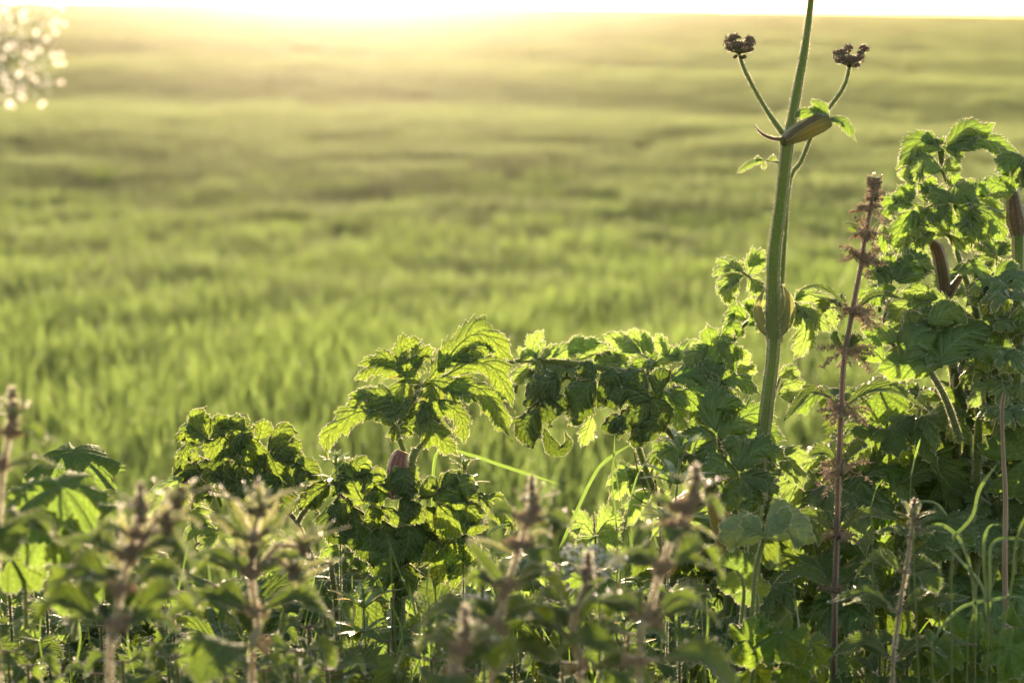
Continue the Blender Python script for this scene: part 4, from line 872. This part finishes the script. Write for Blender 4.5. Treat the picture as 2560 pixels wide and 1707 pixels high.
# leaves further in, filling the hearts of the three big plants
def inner(root, n, x0, x1, y0, y1, d0, d1, seed, R0=.035, R1=.06, mats=('hog', 'hog', 'hogpale')):
    r = random.Random(seed)
    for j in range(n):
        c = at(r.uniform(x0, x1), r.uniform(y0, y1), r.uniform(d0, d1)); a = r.uniform(0, 6.28)
        b = c + A(r.uniform(-.01, .01), r.uniform(0.005, .02), -r.uniform(.008, .02))
        palm_leaf(root, b, c, r.uniform(R0, R1), a, (0, -r.uniform(.5, 1.2)), r.choice(mats), dict(HOG, teeth=14), lobes=5, spread=r.uniform(2.6, 4.5), seed=seed * 100 + j, hairs=0, rise=.35)
inner(rt, 9, 2230, 2540, 520, 860, D0 + .1, D0 + .2, 1, .025, .042)
inner(rt, 8, 2160, 2560, 840, 1000, D0 + .0, D0 + .16, 2, .04, .06)
inner(band, 8, 1690, 1900, 960, 1250, D0 + .02, D0 + .14, 3)
inner(band, 5, 1560, 1700, 900, 1010, D0 + .06, D0 + .12, 4, .025, .04)
inner(cr2, 5, 840, 1150, 1290, 1480, D0 + .01, D0 + .08, 5, .03, .05, ('crisp', 'hog'))
inner(cr1, 4, 470, 740, 1120, 1290, D0 + .03, D0 + .08, 6, .02, .035, ('crisp', 'hog'))
inner(band, 9, 1290, 1660, 880, 950, D0 + .05, D0 + .09, 7, .02, .032, ('hogpale', 'hog'))
inner(er, 10, 2490, 2600, 660, 1050, D0 - .04, D0 + .02, 8, .03, .045)
inner(dome, 5, 960, 1150, 920, 1040, D0 + .03, D0 + .06, 9, .02, .03, ('crisp', 'hogpale'))
inner(rt, 10, 2200, 2560, 700, 960, D0 + .02, D0 + .2, 12, .04, .06, ('hog',))
# ------------------------------------------------------------------ nettles
rng = np.random.default_rng(33)
GN = 'nettles standing in the weed bank'
tn = nettle('tallest nettle, purple stemmed and in full flower, standing right of the hogweed stem',
    '2186,452 2180,495 2173,540 2161,600 2157,642 2141,723 2129,789 2118,850 2108,919 2104,1009 2100,1091 2096,1189 2092,1353 2088,1475 2086,1600', D0 - .05, [
    (2184, 468, [], 7, 5, 22, 0.12), (2180, 498, [], 7, 5, 30, 0.2), (2176, 522, [], 8, 6, 38, 0.25),
    (2163, 585, ['2155,580 2135,562 2104,555', '2172,583 2200,560 2235,566'], 9, 9, 44, 0.4), (2157, 650, ['2148,645 2128,625 2104,632', '2164,645 2190,625 2215,640'], 12, 12, 50, 0.45),
    (2130, 782, ['2120,772 2075,728 2035,716 1998,726', '2142,770 2180,742 2220,738 2262,750'], 20, 11, 58, 0.8),
    (2115, 880, ['2108,872 2090,850 2085,825', '2125,870 2140,850 2160,848'], 22, 12, 62, 0.7),
    (2105, 1030, ['2095,1010 2060,985 2020,985 1957,1055', '2118,1012 2170,975 2240,975 2322,1028'], 27, 12, 60, 1.0),
    (2100, 1182, ['2090,1150 2060,1130 2018,1138', '2110,1150 2140,1120 2172,1108'], 26, 11, 60, 0.9),
    (2093, 1340, ['2085,1325 2040,1290 1986,1285', '2105,1325 2160,1285 2245,1300'], 28, 5, 40, 1.1),
    (2089, 1475, ['2080,1462 2010,1430 1935,1455', '2100,1462 2150,1440 2200,1470'], 28, 3, 30, 1.2)], rad=(0.0033, 0.0017), seed=1, Lleaf=0.05)
spikes(tn, at(2187, 455, D0 - .05), D0, 5, 0.007, 0.0015, 5)

def young(label, d, path, nodes, tops, seed, r=(0.0017, 0.0011), lmat='nettle', ex=()):
    t_ = nettle(label, path, d, nodes, rad=r, stem='youngstem', seed=seed, Lleaf=0.045, top='bud', hairs=11000, hl=0.0019)
    for k, (cv, hw) in enumerate(ex):
        mb = MB(); leaflet(mb, px_pts(cv, d), hw * mpx(d), hint=(0, -.35, 1), seed=seed + k, **dict(NET, teeth=9, prof='lance', tooth_d=0.12, fold=0.35, hair=0.0011)); mb.build('leaf', LM('young', 'youngstem'), t_)
    for k, (x, y, n, L_, w_) in enumerate(tops):
        spikes(t_, at(x, y, d), d, n, L_, w_, seed + k)
        if k:
            c = at(x, y, d); rr = random.Random(k); mb = MB(); cc_ = [c + A(rr.gauss(0, .0015), rr.gauss(0, .0015), rr.uniform(-.003, .009)) for _ in range(50)]
            tube(mb, [c, (c + at(nodes[0][0], nodes[0][1], d)) / 2, at(nodes[min(1, len(nodes) - 1)][0], nodes[min(1, len(nodes) - 1)][1], d)], 0.0012, sides=6, mat=0, hairs=5000, hmat=1)
            balls(mb, cc_, [rr.uniform(.0008, .0016) for _ in cc_], 0); mb.build('side_shoot', [M['bud'], M['hair']], t_)
    return t_
young('blurred pinkish nettle shoot in the near foreground with a side shoot leaning to its right', 1.12,
      '352,1277 340,1330 325,1388 305,1462 297,1504 288,1597 275,1700', [(338, 1340, [], 14, 3, 20, .5), (325, 1395, ['318,1388 240,1350 140,1352', '332,1392 400,1360 470,1375'], 26, 4, 26, .7),
      (303, 1470, ['295,1462 200,1440 100,1470', '312,1465 380,1430 480,1445'], 30, 4, 30, .9), (290, 1560, ['282,1560 220,1540 150,1560', '300,1560 380,1540 450,1580'], 30, 3, 30, 1.0)],
      [(352, 1290, 8, 0.026, 0.0024), (448, 1260, 8, 0.026, 0.0024), (420, 1325, 7, 0.022, 0.0022), (325, 1400, 6, 0.024, 0.0022)], 100, ex=[('322,1368 308,1320 300,1270', 8), ('345,1350 385,1300 400,1260', 8), ('418,1320 412,1275 420,1230', 8), ('430,1310 470,1270 482,1240', 8), ('330,1345 290,1310 262,1300', 8), ('440,1300 480,1300 505,1320', 8), ('310,1430 270,1380 255,1340', 9), ('330,1420 370,1390 430,1370', 9)])
young('blurred nettle shoot with long spiky top leaves opening like a star over the crumpled clump', 1.22,
      '647,1262 640,1310 632,1351 628,1444 640,1520 645,1583 630,1720', [(632, 1351, ['622,1345 590,1300 557,1222', '640,1345 690,1300 738,1250', '620,1352 560,1300 512,1285'], 14, 2, 20, .5),
      (628, 1440, ['620,1432 540,1385 464,1395', '636,1436 700,1390 780,1390'], 30, 3, 26, .8), (638, 1530, ['628,1525 520,1490 385,1560', '650,1525 740,1490 830,1540'], 34, 3, 30, 1.0), (640, 1610, [], 34, 2, 30, 1.2)],
      [(647, 1290, 9, 0.036, 0.0027), (762, 1375, 8, 0.030, 0.0026), (735, 1435, 7, 0.026, 0.0024), (632, 1400, 6, 0.03, 0.0026)], 110, ex=[('630,1340 595,1280 552,1217', 9), ('637,1332 625,1285 624,1235', 8), ('649,1337 665,1290 666,1242', 8), ('652,1338 685,1280 702,1224', 8), ('652,1345 705,1300 742,1243', 9), ('616,1400 570,1316 513,1288', 10), ('706,1432 708,1385 728,1340', 8), ('717,1452 780,1412 858,1396', 10), ('744,1385 775,1355 808,1342', 8), ('729,1480 770,1440 826,1415', 9), ('640,1420 680,1380 700,1330', 9)])
young('purple tipped nettle shoot in front of the grass gap, blurred', 1.2,
      '1330,1252 1316,1309 1290,1396 1265,1475 1240,1584 1228,1700', [(1320, 1300, [], 12, 6, 26, .5), (1300, 1372, [], 16, 8, 34, .6), (1266, 1470, ['1258,1462 1210,1400 1166,1350', '1275,1465 1330,1425 1408,1415'], 24, 5, 34, .8),
      (1242, 1565, ['1234,1560 1180,1540 1130,1545', '1250,1560 1310,1530 1360,1550'], 26, 4, 34, 1.0)], [(1330, 1262, 7, 0.018, 0.002)], 120, ex=[('1288,1390 1230,1360 1168,1345', 10), ('1300,1370 1350,1330 1380,1340', 9), ('1312,1330 1290,1300 1285,1270', 7), ('1322,1320 1350,1290 1365,1270', 7)])
young('leaning nettle shoot with a pink flowering tip in front of the slanting stalk', 1.18,
      '1738,1222 1712,1280 1688,1323 1652,1425 1619,1547 1597,1685', [(1715, 1275, [], 12, 8, 30, .5), (1690, 1325, [], 14, 6, 30, .5), (1655, 1420, ['1648,1412 1600,1380 1545,1400', '1665,1415 1720,1395 1790,1420'], 24, 5, 34, .8),
      (1620, 1545, ['1612,1540 1570,1500 1500,1495', '1630,1540 1700,1490 1770,1530'], 30, 5, 36, 1.0), (1600, 1650, [], 30, 2, 30, 1.2)], [(1738, 1232, 7, 0.022, 0.0022)], 130, ex=[('1700,1300 1660,1260 1640,1230', 8), ('1712,1290 1760,1260 1800,1235', 8), ('1690,1330 1640,1310 1600,1320', 9), ('1700,1320 1750,1320 1790,1345', 9), ('1725,1260 1722,1225 1712,1200', 7)])
young('low nettle tip at the bottom edge, blurred', 1.12, '1163,1580 1150,1630 1135,1692 1130,1760', [(1150, 1632, ['1142,1625 1100,1600 1035,1610', '1158,1625 1210,1590 1260,1600'], 22, 3, 26, .7), (1138, 1690, [], 24, 2, 26, .9)], [(1163, 1588, 6, 0.018, 0.0022)], 140)
young('nettle shoot cut by the left edge, its dark bud against the grass', 1.16, '32,1036 22,1090 10,1160 0,1240 -8,1400 -10,1600', [(24, 1085, [], 12, 3, 20, .4), (8, 1170, ['14,1162 70,1150 160,1170', '0,1165 -60,1150 -120,1180'], 16, 3, 26, .6), (-5, 1330, ['4,1325 60,1300 120,1330'], 24, 3, 28, .9)], [(32, 1050, 8, 0.022, 0.0026)], 150)
young('slim nettle shoot in shade among the arching grasses', 1.55, '2284,1296 2276,1350 2267,1414 2255,1480 2247,1536 2238,1610 2231,1700', [(2278, 1345, ['2272,1340 2230,1325 2186,1332', '2286,1340 2340,1325 2408,1338'], 17, 0, 20, .5),
      (2262, 1430, ['2256,1425 2220,1390 2200,1375'], 20, 0, 20, .7), (2247, 1530, ['2240,1525 2170,1480 2063,1508', '2256,1520 2310,1480 2350,1490', '2256,1526 2340,1500 2426,1492'], 26, 0, 20, .9), (2234, 1650, ['2226,1640 2160,1600 2075,1640', '2244,1645 2300,1610 2370,1640'], 28, 0, 20, 1.0)],
      [(2284, 1305, 6, 0.02, 0.0024)], 160)
young('small forked nettle catching light in the bottom middle', 1.22, '1470,1440 1450,1500 1430,1560 1445,1640 1450,1720', [(1432, 1520, ['1426,1515 1400,1460 1390,1420', '1440,1515 1470,1470 1520,1440'], 14, 0, 20, .6), (1440, 1600, ['1430,1595 1390,1570 1340,1560', '1448,1595 1480,1560 1530,1550'], 20, 2, 24, .9), (1447, 1670, [], 24, 2, 24, 1.0)], [(1470, 1450, 5, 0.014, 0.0018)], 180)

# ------------------------------------------------------------------ goosegrass
cleavers('bright rimmed cleavers tip standing alone in the gap of sunny grass', '1161,1165 1163,1200 1160,1250 1158,1330', D0 + .02, [(1161, 1168, .55, 1.3), (1161, 1178, 1.0, .85), (1162, 1212, 1.0, .35)], seed=1)
cleavers('small cleavers tip poking above the crumpled clump', '841,1150 842,1185 845,1260 850,1330', D0 + .0, [(841, 1152, .6, 1.2), (841, 1165, .9, .7), (843, 1200, 1.0, .3)], seed=2)
cleavers('pale cleavers shoot climbing beside the slanting stalk', '1702,1120 1698,1170 1690,1240 1680,1330 1670,1440', D0 - .12, [(1702, 1122, .8, 1.3), (1700, 1145, 1.4, .9), (1692, 1210, 1.6, .5), (1682, 1300, 1.6, .3)], seed=3)
cleavers('shaded cleavers shoot below the crumpled clump', '909,1495 910,1540 912,1600 915,1690', D0 - .08, [(909, 1498, .8, 1.1), (910, 1520, 1.6, .6), (912, 1580, 1.6, .3)], seed=4)
cleavers('cleavers shoot low in the bottom middle', '1560,1560 1562,1600 1565,1650 1566,1710', D0 - .1, [(1560, 1563, .8, 1.1), (1561, 1580, 1.5, .6), (1564, 1630, 1.6, .3)], seed=5)

# ------------------------------------------------------------------ long grasses
grass_plant('single bent grass blade crossing the gap beneath the domed leaf', D0 + .03, [('1085,1330 1082,1200 1100,1125 1180,1138 1260,1165 1420,1217', 8)], 1)
grass_plant('dark grass stem kinked over at its top, in the middle gap', D0 + .02, [('1400,1370 1440,1280 1490,1180 1530,1140 1590,1103', 8), ('1545,1400 1540,1300 1530,1200 1535,1130 1537,1065', 5), ('1560,1330 1590,1200 1620,1150 1680,1080', 5), ('1572,1345 1550,1240 1531,1130', 2.2)], 2)
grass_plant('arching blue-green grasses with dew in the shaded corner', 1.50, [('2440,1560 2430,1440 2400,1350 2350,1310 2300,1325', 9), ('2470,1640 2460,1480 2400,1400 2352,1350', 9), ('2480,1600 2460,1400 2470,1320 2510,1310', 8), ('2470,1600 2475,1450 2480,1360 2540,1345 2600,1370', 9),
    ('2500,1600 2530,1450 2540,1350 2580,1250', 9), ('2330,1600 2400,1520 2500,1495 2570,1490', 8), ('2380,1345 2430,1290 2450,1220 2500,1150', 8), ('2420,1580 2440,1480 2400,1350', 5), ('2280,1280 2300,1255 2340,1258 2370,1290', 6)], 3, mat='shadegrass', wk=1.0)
grass_plant('two upright bright blades in the dark right hollow', D0 - .1, [('2277,1190 2288,1140 2302,1092', 5), ('2178,1265 2190,1220 2215,1188', 4)], 4)
grass_plant('bright grass blades at the foot of the blistered clump', D0 - .1, [('1165,1500 1190,1440 1215,1350', 9), ('1240,1500 1210,1420 1190,1330', 6), ('1240,1370 1225,1330 1280,1305', 6), ('1270,1470 1240,1420 1235,1380 1290,1385', 6)], 5)
grass_plant('tuft of thin grass leaning in the lower middle', 1.6, [('1060,1640 1040,1540 1020,1450', 6), ('1075,1640 1090,1560 1130,1500', 5), ('1010,1640 1000,1560 960,1480 930,1440', 5), ('1090,1640 1110,1560 1100,1440', 5), ('1060,1640 1060,1560 1075,1380', 4), ('975,1360 1000,1430 1040,1520', 3)], 6)
grass_plant('thin grass tuft in the lower right of the middle', 1.6, [('1700,1640 1690,1540 1700,1470', 6), ('1720,1640 1740,1540 1760,1440', 5), ('1650,1640 1660,1560 1655,1500', 5), ('1760,1640 1770,1560 1765,1480', 6), ('1620,1640 1600,1540 1580,1450', 5)], 7)
grass_plant('thin dewy grass low on the left', 1.5, [('380,1700 400,1620 440,1560', 5), ('420,1700 470,1620 500,1580', 5), ('340,1700 320,1600 330,1520', 5), ('560,1700 540,1640 500,1560', 5), ('180,1700 200,1600 190,1520', 5), ('120,1700 100,1600 110,1500', 5)], 8)

# ------------------------------------------------------------------ dead stalk
P = px_pts('2511,980 2505,1030 2508,1130 2514,1250 2512,1400 2515,1550 2518,1700', 1.7); root = thing('dead_stalk', 'bare dry brown stalk standing straight at the right edge', 'dead stalk', rooted(P[-1]))
mb = MB(); tube(mb, P + [rooted(P[-1])], list(np.array([4, 6, 7, 7.5, 8, 8, 8, 8]) * mpx(1.7)), sides=12, ridges=7, ridge=0.12); mb.build('stem', [M['dead']], root)
P = px_pts('1585,1130 1600,1200 1625,1250 1650,1300', D0 + .03); root = thing('dead_twig', 'thin forked brown twig in the middle gap', 'twig', rooted(P[-1]))
mb = MB(); tube(mb, P + [rooted(P[-1])], [.0006, .001, .0013, .0014, .0016], sides=7); mb.build('stem', [M['twig']], root); mb = MB(); tube(mb, px_pts('1575,1230 1600,1252 1628,1262', D0 + .03), .0007, sides=6); mb.build('twig', [M['twig']], root)

# ------------------------------------------------------------------ round leaved plants
def rl(root, x, y, d, R, n_, seed, mat='mallow', **k): 
    c = at(x, y, d); b = A(root.location[0], root.location[1], 0) * .25 + A(c[0], c[1], 0) * .75; b[2] = c[2] - R * mpx(d) * 2.2
    return round_leaf(root, b, c, R * mpx(d), n_, seed, mat, **k)
m1 = thing('mallow', 'round toothed mallow leaf domed in front of the grass at the left', 'mallow', rooted(at(170, 1500, D0 + .0)), 'mallows')
rl(m1, 175, 1130, D0 + .0, 125, (0.05, -0.35, 1), 3, dome=0.5, ruf=0.14, lob=7); rl(m1, 120, 1170, D0 + .03, 95, (-0.2, -0.5, 1), 4, dome=0.4, ruf=0.1)
m2 = thing('mallow', 'big soft bright green leaves heaped at the left edge, out of focus', 'mallow', rooted(at(150, 1600, 1.42)), 'mallows')
for k, (x, y, R, n_) in enumerate([(150, 1215, 120, (0.1, -0.6, 1)), (60, 1230, 90, (-0.3, -0.8, 1)), (230, 1270, 80, (0.5, -0.8, 1)), (120, 1320, 95, (0.1, -1.2, .6)), (235, 1370, 70, (0.4, -1.1, .5)), (30, 1400, 80, (-.2, -1.2, .7)), (190, 1450, 80, (.3, -1, 1))]):
    rl(m2, x, y, 1.34 + 0.03 * (k % 3), R, n_, 20 + k, dome=0.6, ruf=0.2)
m3 = thing('mallow', 'pale two-winged mallow leaf catching light right of centre', 'mallow', rooted(at(1900, 1600, 1.58)), 'mallows')
mb = MB(); Pq = px_pts('1913,1345 1925,1325 1975,1318 2035,1350', 1.58)
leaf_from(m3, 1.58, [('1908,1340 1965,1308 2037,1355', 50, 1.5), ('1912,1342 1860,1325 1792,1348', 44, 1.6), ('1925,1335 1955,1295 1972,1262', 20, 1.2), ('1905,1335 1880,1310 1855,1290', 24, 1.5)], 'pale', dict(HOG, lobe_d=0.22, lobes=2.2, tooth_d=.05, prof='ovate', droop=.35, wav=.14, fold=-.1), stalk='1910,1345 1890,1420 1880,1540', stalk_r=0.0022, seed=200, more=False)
rl(m3, 1840, 1425, 1.6, 60, (-.1, -1.3, .5), 31, dome=0.3); rl(m3, 1880, 1470, 1.62, 50, (.3, -1.3, .4), 32, dome=.3)
m4 = thing('mallow', 'ruffled bright leaves in the bottom right corner', 'mallow', rooted(at(2420, 1720, 1.6)), 'mallows')
for k, (x, y, R, n_) in enumerate([(2330, 1620, 75, (-.2, -.6, 1)), (2440, 1585, 80, (0, -.6, 1)), (2520, 1620, 80, (.2, -.6, 1)), (2400, 1660, 70, (0, -.9, 1)), (2490, 1680, 70, (.1, -.9, 1)), (2560, 1570, 70, (.2, -.8, 1))]):
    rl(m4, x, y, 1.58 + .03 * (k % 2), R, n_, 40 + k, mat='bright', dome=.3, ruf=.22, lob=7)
m5 = thing('mallow', 'yellow-lit ruffled leaves at the bottom, below the pale mallow', 'mallow', rooted(at(1900, 1720, 1.6)), 'mallows')
for k, (x, y, R, n_) in enumerate([(1950, 1580, 85, (.1, -.5, 1)), (2030, 1610, 65, (.4, -.8, 1)), (1870, 1600, 65, (-.2, -1, .7)), (1880, 1670, 60, (-.1, -1.1, .6)), (1980, 1660, 60, (0, -1, .8))]):
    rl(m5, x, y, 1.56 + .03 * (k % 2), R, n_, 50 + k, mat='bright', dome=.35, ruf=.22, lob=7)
m6 = thing('burdock', 'large light green leaf hanging behind the dry brown stalk', 'burdock', rooted(at(2570, 1400, D0)), 'broad leaved weeds')
rl(m6, 2560, 1150, D0, 118, (-.35, -1.2, .5), 60, dome=.3, ruf=.08, lob=3); rl(m6, 2590, 1250, D0 + .02, 90, (.1, -1.2, .4), 61, dome=.3)
m7 = thing('burdock', 'heap of big dull dark leaves in the shade behind the tallest nettle', 'burdock', rooted(at(2250, 1500, D0 + .12)), 'broad leaved weeds')
for k, (x, y, R, n_) in enumerate([(2180, 1090, 110, (-.3, -1, .7)), (2300, 1080, 105, (.1, -1.1, .6)), (2390, 1110, 95, (.2, -1.2, .5)), (2230, 1210, 110, (-.1, -1.2, .5)), (2340, 1220, 105, (.1, -1.1, .5)), (2440, 1250, 90, (.2, -1.2, .5)), (2150, 1260, 90, (-.2, -1.1, .6)), (2440, 1010, 80, (.1, -.8, 1)), (2500, 1000, 80, (.2, -.9, .8)), (2160, 1400, 95, (-.2, -1.1, .5)), (2270, 1400, 100, (.1, -1.2, .5)), (2480, 1420, 100, (.1, -1.2, .5)), (2380, 1480, 100, (0, -1.2, .5)), (2200, 1540, 100, (-.1, -1.2, .5)), (2320, 1600, 100, (.1, -1.2, .5)), (2510, 1560, 100, (.1, -1.2, .5)), (2070, 1330, 80, (-.2, -1.1, .6)), (2100, 1480, 85, (-.2, -1.1, .6)), (2200, 980, 80, (-.2, -.8, 1)), (2090, 1150, 80, (-.2, -1, .8))]):
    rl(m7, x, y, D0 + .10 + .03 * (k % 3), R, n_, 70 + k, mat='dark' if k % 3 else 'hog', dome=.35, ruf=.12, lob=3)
m8 = thing('burdock', 'scalloped mid green leaves behind the arching grasses', 'burdock', rooted(at(2400, 1560, D0)), 'broad leaved weeds')
for k, (x, y, R, n_) in enumerate([(2370, 1300, 80, (-.1, -.6, 1)), (2450, 1310, 85, (.1, -.5, 1)), (2330, 1350, 60, (-.2, -.9, .8)), (2500, 1350, 60, (.2, -1, .8))]):
    rl(m8, x, y, D0 - .02 + .03 * (k % 2), R, n_, 90 + k, mat='hog', dome=.4, ruf=.12, lob=5)

# ------------------------------------------------------------------ cow parsley
u1 = thing('cow_parsley', 'large white umbel blurred in the top left corner', 'cow parsley', rooted(at(-120, 1100, 1.0)), 'white umbel flowers')
c1 = at(15, 90, 0.98)
mb = MB(); tube(mb, [c1 - A(0.01, 0, 0.035), at(-120, 500, 1.0), rooted(at(-120, 1100, 1.0))], [0.0012, 0.002, 0.003], sides=8, hairs=0); mb.build('stem', [M['stem'], M['hair']], u1)
umbel(u1, c1, (0.55, -.75, 0.3), 0.034, 26, 4, 1, petal=0.0012, cup=.5); umbel(u1, at(10, 190, 0.99), (0.3, -.8, -0.4), 0.024, 14, 4, 2, petal=0.0012, cup=.5)
balls_ = random.Random(8); dwp = MB(); balls(dwp, [at(balls_.uniform(-10, 160) * (1 - 0.0), balls_.uniform(5, 270), .975) for _ in range(60)], 0.0010, 0, IV, IF); dwp.build('dew_drops', [M['dew']], u1)
dd_ = MB(); r_ = random.Random(4)
balls(dd_, [at(r_.uniform(-10, 165), r_.uniform(0, 280), .98 + r_.uniform(-.02, .02)) for _ in range(0)] or [c1], [0.0009], 0, IV, IF)
u2 = thing('cow_parsley', 'flat white flower head glowing in the lower middle, out of focus', 'cow parsley', rooted(at(1480, 1700, 1.36)), 'white umbel flowers')
c2 = at(1475, 1395, 1.36); mb = MB(); tube(mb, [c2 - A(0, 0, .02), at(1500, 1560, 1.38), rooted(at(1480, 1700, 1.36))], [0.001, 0.0015, 0.002], sides=8, hairs=2000); mb.build('stem', [M['stem'], M['hair']], u2)
umbel(u2, c2, (0.12, -.35, 1), 0.021, 20, 10, 5, petal=0.0014, cup=.3)
u3 = thing('cow_parsley', 'small flat white flower head low beside the blurred nettle', 'cow parsley', rooted(at(1200, 1700, 1.36)), 'white umbel flowers')
c3 = at(1195, 1515, 1.36); mb = MB(); tube(mb, [c3 - A(0, 0, .02), at(1210, 1600, 1.38), rooted(at(1200, 1700, 1.36))], [0.001, 0.0015, 0.002], sides=8, hairs=2000); mb.build('stem', [M['stem'], M['hair']], u3)
umbel(u3, c3, (0.05, -.2, 1), 0.022, 18, 9, 6, petal=0.0013, cup=.3)
# ------------------------------------------------------------------ lower weeds that fill the bank
rng = np.random.default_rng(5); R5 = random.Random(55)
def top_line(x):                                  # upper edge of the weed mass in photo pixels
    return float(np.interp(x, [-300, 0, 300, 450, 750, 1200, 1290, 1400, 1500, 1750, 2000, 2150, 2300, 2560, 2900],
                           [1300, 1340, 1400, 1400, 1420, 1440, 1450, 1440, 1430, 1290, 1080, 950, 900, 880, 880]))
fill_lab = {'hog': ('low leafy hogweed sunk among the other weeds of the bank', 'hogweed', 'low filler hogweeds'), 'net': ('leafy unflowered nettle half buried in the bank', 'nettle', 'low leafy nettles')}
for k in range(52):
    x = R5.uniform(-200, 2760) if k < 40 else R5.uniform(-50, 1650); d = R5.uniform(1.82, 2.15); y = top_line(x) + R5.uniform(40, 420)
    c = at(x, y, d); foot = rooted(c + A(R5.uniform(-.03, .03), R5.uniform(-.02, .02), 0)); lab = fill_lab['hog']
    root = thing('hogweed', lab[0], lab[1], foot, lab[2])
    mb = MB(); tube(mb, [foot, (foot + c) / 2 + A(.005, 0, 0), c - A(0, 0, 0.03)], [.005, .0045, .0035], sides=10, hairs=2500); mb.build('stem', [M['stem'], M['hair']], root)
    for j in range(5):
        a = R5.uniform(0, 6.28); cj = c + A(math.cos(a) * .04, math.sin(a) * .03, R5.uniform(-.06, .03))
        palm_leaf(root, c - A(0, 0, 0.03), cj, R5.uniform(.05, .085), a, (0, -R5.uniform(.3, .9)), R5.choice(['hog', 'hog', 'hogpale', 'mallow']), dict(HOG, teeth=14), lobes=5, spread=R5.uniform(2.5, 4), seed=k * 10 + j, hairs=0)
for k in range(58):
    x = R5.uniform(-150, 2700) if k < 36 else R5.uniform(-50, 1700); d = R5.uniform(1.3, 1.75); y = max(top_line(x) + R5.uniform(100, 400), 1480 + (d < 1.5) * R5.uniform(60, 200)); 
    y += 130 * (x > 1750); d = max(d, 1.6) if x > 1750 else d
    c = at(x, y, d); foot = rooted(c); lab = fill_lab['net']
    root = thing('nettle', lab[0], lab[1], foot, lab[2]); h = c[2] - foot[2]
    mb = MB(); tube(mb, [foot, (foot + c) / 2 + A(.004, 0, 0), c], [.0022, .0018, .0012], sides=8, hairs=2500); mb.build('stem', [M['stemd'], M['hair']], root)
    for j in range(5):
        z = c - A(0, 0, j * 0.026)
        if z[2] < foot[2] + .02: break
        for sg in (0, 1):
            a = j * math.pi / 2 + sg * math.pi + R5.uniform(-.3, .3); dd = A(math.cos(a), math.sin(a), 0); L_ = (.025 + .012 * j) * R5.uniform(.8, 1.2)
            mb = MB(); tube(mb, [z, z + dd * L_ * .2], .0008, sides=5, mat=2)
            leaflet(mb, [z + dd * L_ * .2, z + dd * L_ * .6 + A(0, 0, L_ * .15), z + dd * L_ + A(0, 0, -L_ * R5.uniform(.05, .4))], L_ * R5.uniform(.26, .36), hint=(0, -.2, 1), seed=k * 9 + j, **NET)
            mb.build('leaf', LM('nettle', 'purple'), root)
# a leafy mass close to the soil, behind and under everything
ug = MB()
for k in range(760):
    x = R5.uniform(-500, 3060); d = R5.uniform(1.45, 2.45) if x < 1500 and k < 420 else R5.uniform(1.85, 2.45); c = at(x, 1200, d); gz_ = float(ground_z(c[0], c[1]))
    ytop = at(x, top_line(x) + 80, d)[2]
    z = gz_ + (max(ytop, gz_ + .08) - gz_) * R5.random() ** .7; c = A(c[0], c[1], z)
    a = R5.uniform(0, 6.28); L_ = R5.uniform(.035, .08); dd = A(math.cos(a), math.sin(a), 0)
    leaflet(ug, [c, c + dd * L_ * .5 + A(0, 0, L_ * .2), c + dd * L_ + A(0, 0, -L_ * R5.uniform(0, .5))], L_ * R5.uniform(.25, .42), hint=(R5.uniform(-.5, .5), -R5.uniform(0, 1.2), 1), seed=k,
            **dict(NET, hair=0.0, teeth=11, nv=5, prof=R5.choice(['ovate', 'broad'])))
n = 2600; px_ = rng.uniform(-500, 3060, n); dd_ = rng.uniform(1.5, 2.7, n)
pos = np.array([at(a, 1300, b) for a, b in zip(px_, dd_)]); pos[:, 2] = ground_z(pos[:, 0], pos[:, 1])
tl = np.array([at(a, top_line(a) + 40, b)[2] for a, b in zip(px_, dd_)])
h = np.clip((tl - pos[:, 2]) * rng.uniform(.5, 1.15, n), .12, .5)
blades(ug, pos, h, rng.uniform(.003, .007, n), np.abs(rng.normal(.1, .12, n)), rng.uniform(0, 6.28, n), np.abs(rng.normal(.5, .5, n)), seg=7, twist=rng.normal(0, .6, n), mat=1)
o = ug.build('undergrowth', [M['nettle'], M['grass'], M['stem']]); tag(o, 'tangled undergrowth of small leaves and grass along the foot of the bank', 'undergrowth', kind='stuff')

# drops of dew on the weeds
dw = MB(); R6 = random.Random(9); C_, R_ = [], []
for ob in list(S.objects):
    if ob.type == 'MESH' and ob.name.startswith('leaf') and ob.parent and R6.random() < 0.6:
        me = ob.data; 
        for _ in range(2):
            v = me.vertices[R6.randrange(len(me.vertices))]; C_.append(np.array(v.co) + np.array(ob.parent['_w']) + A(0, 0, 0.0006)); R_.append(R6.uniform(.0004, .0010))
balls(dw, C_, R_, 0, IV, IF)
for x0, x1, y0, y1, d, n in ((-10, 165, 0, 280, .98, 45),):
    pass
o = dw.build('dew', M['dew']); tag(o, 'tiny dew drops scattered on the weed leaves', 'dew', kind='stuff')
for ob in S.objects:
    if '_w' in ob: del ob['_w']
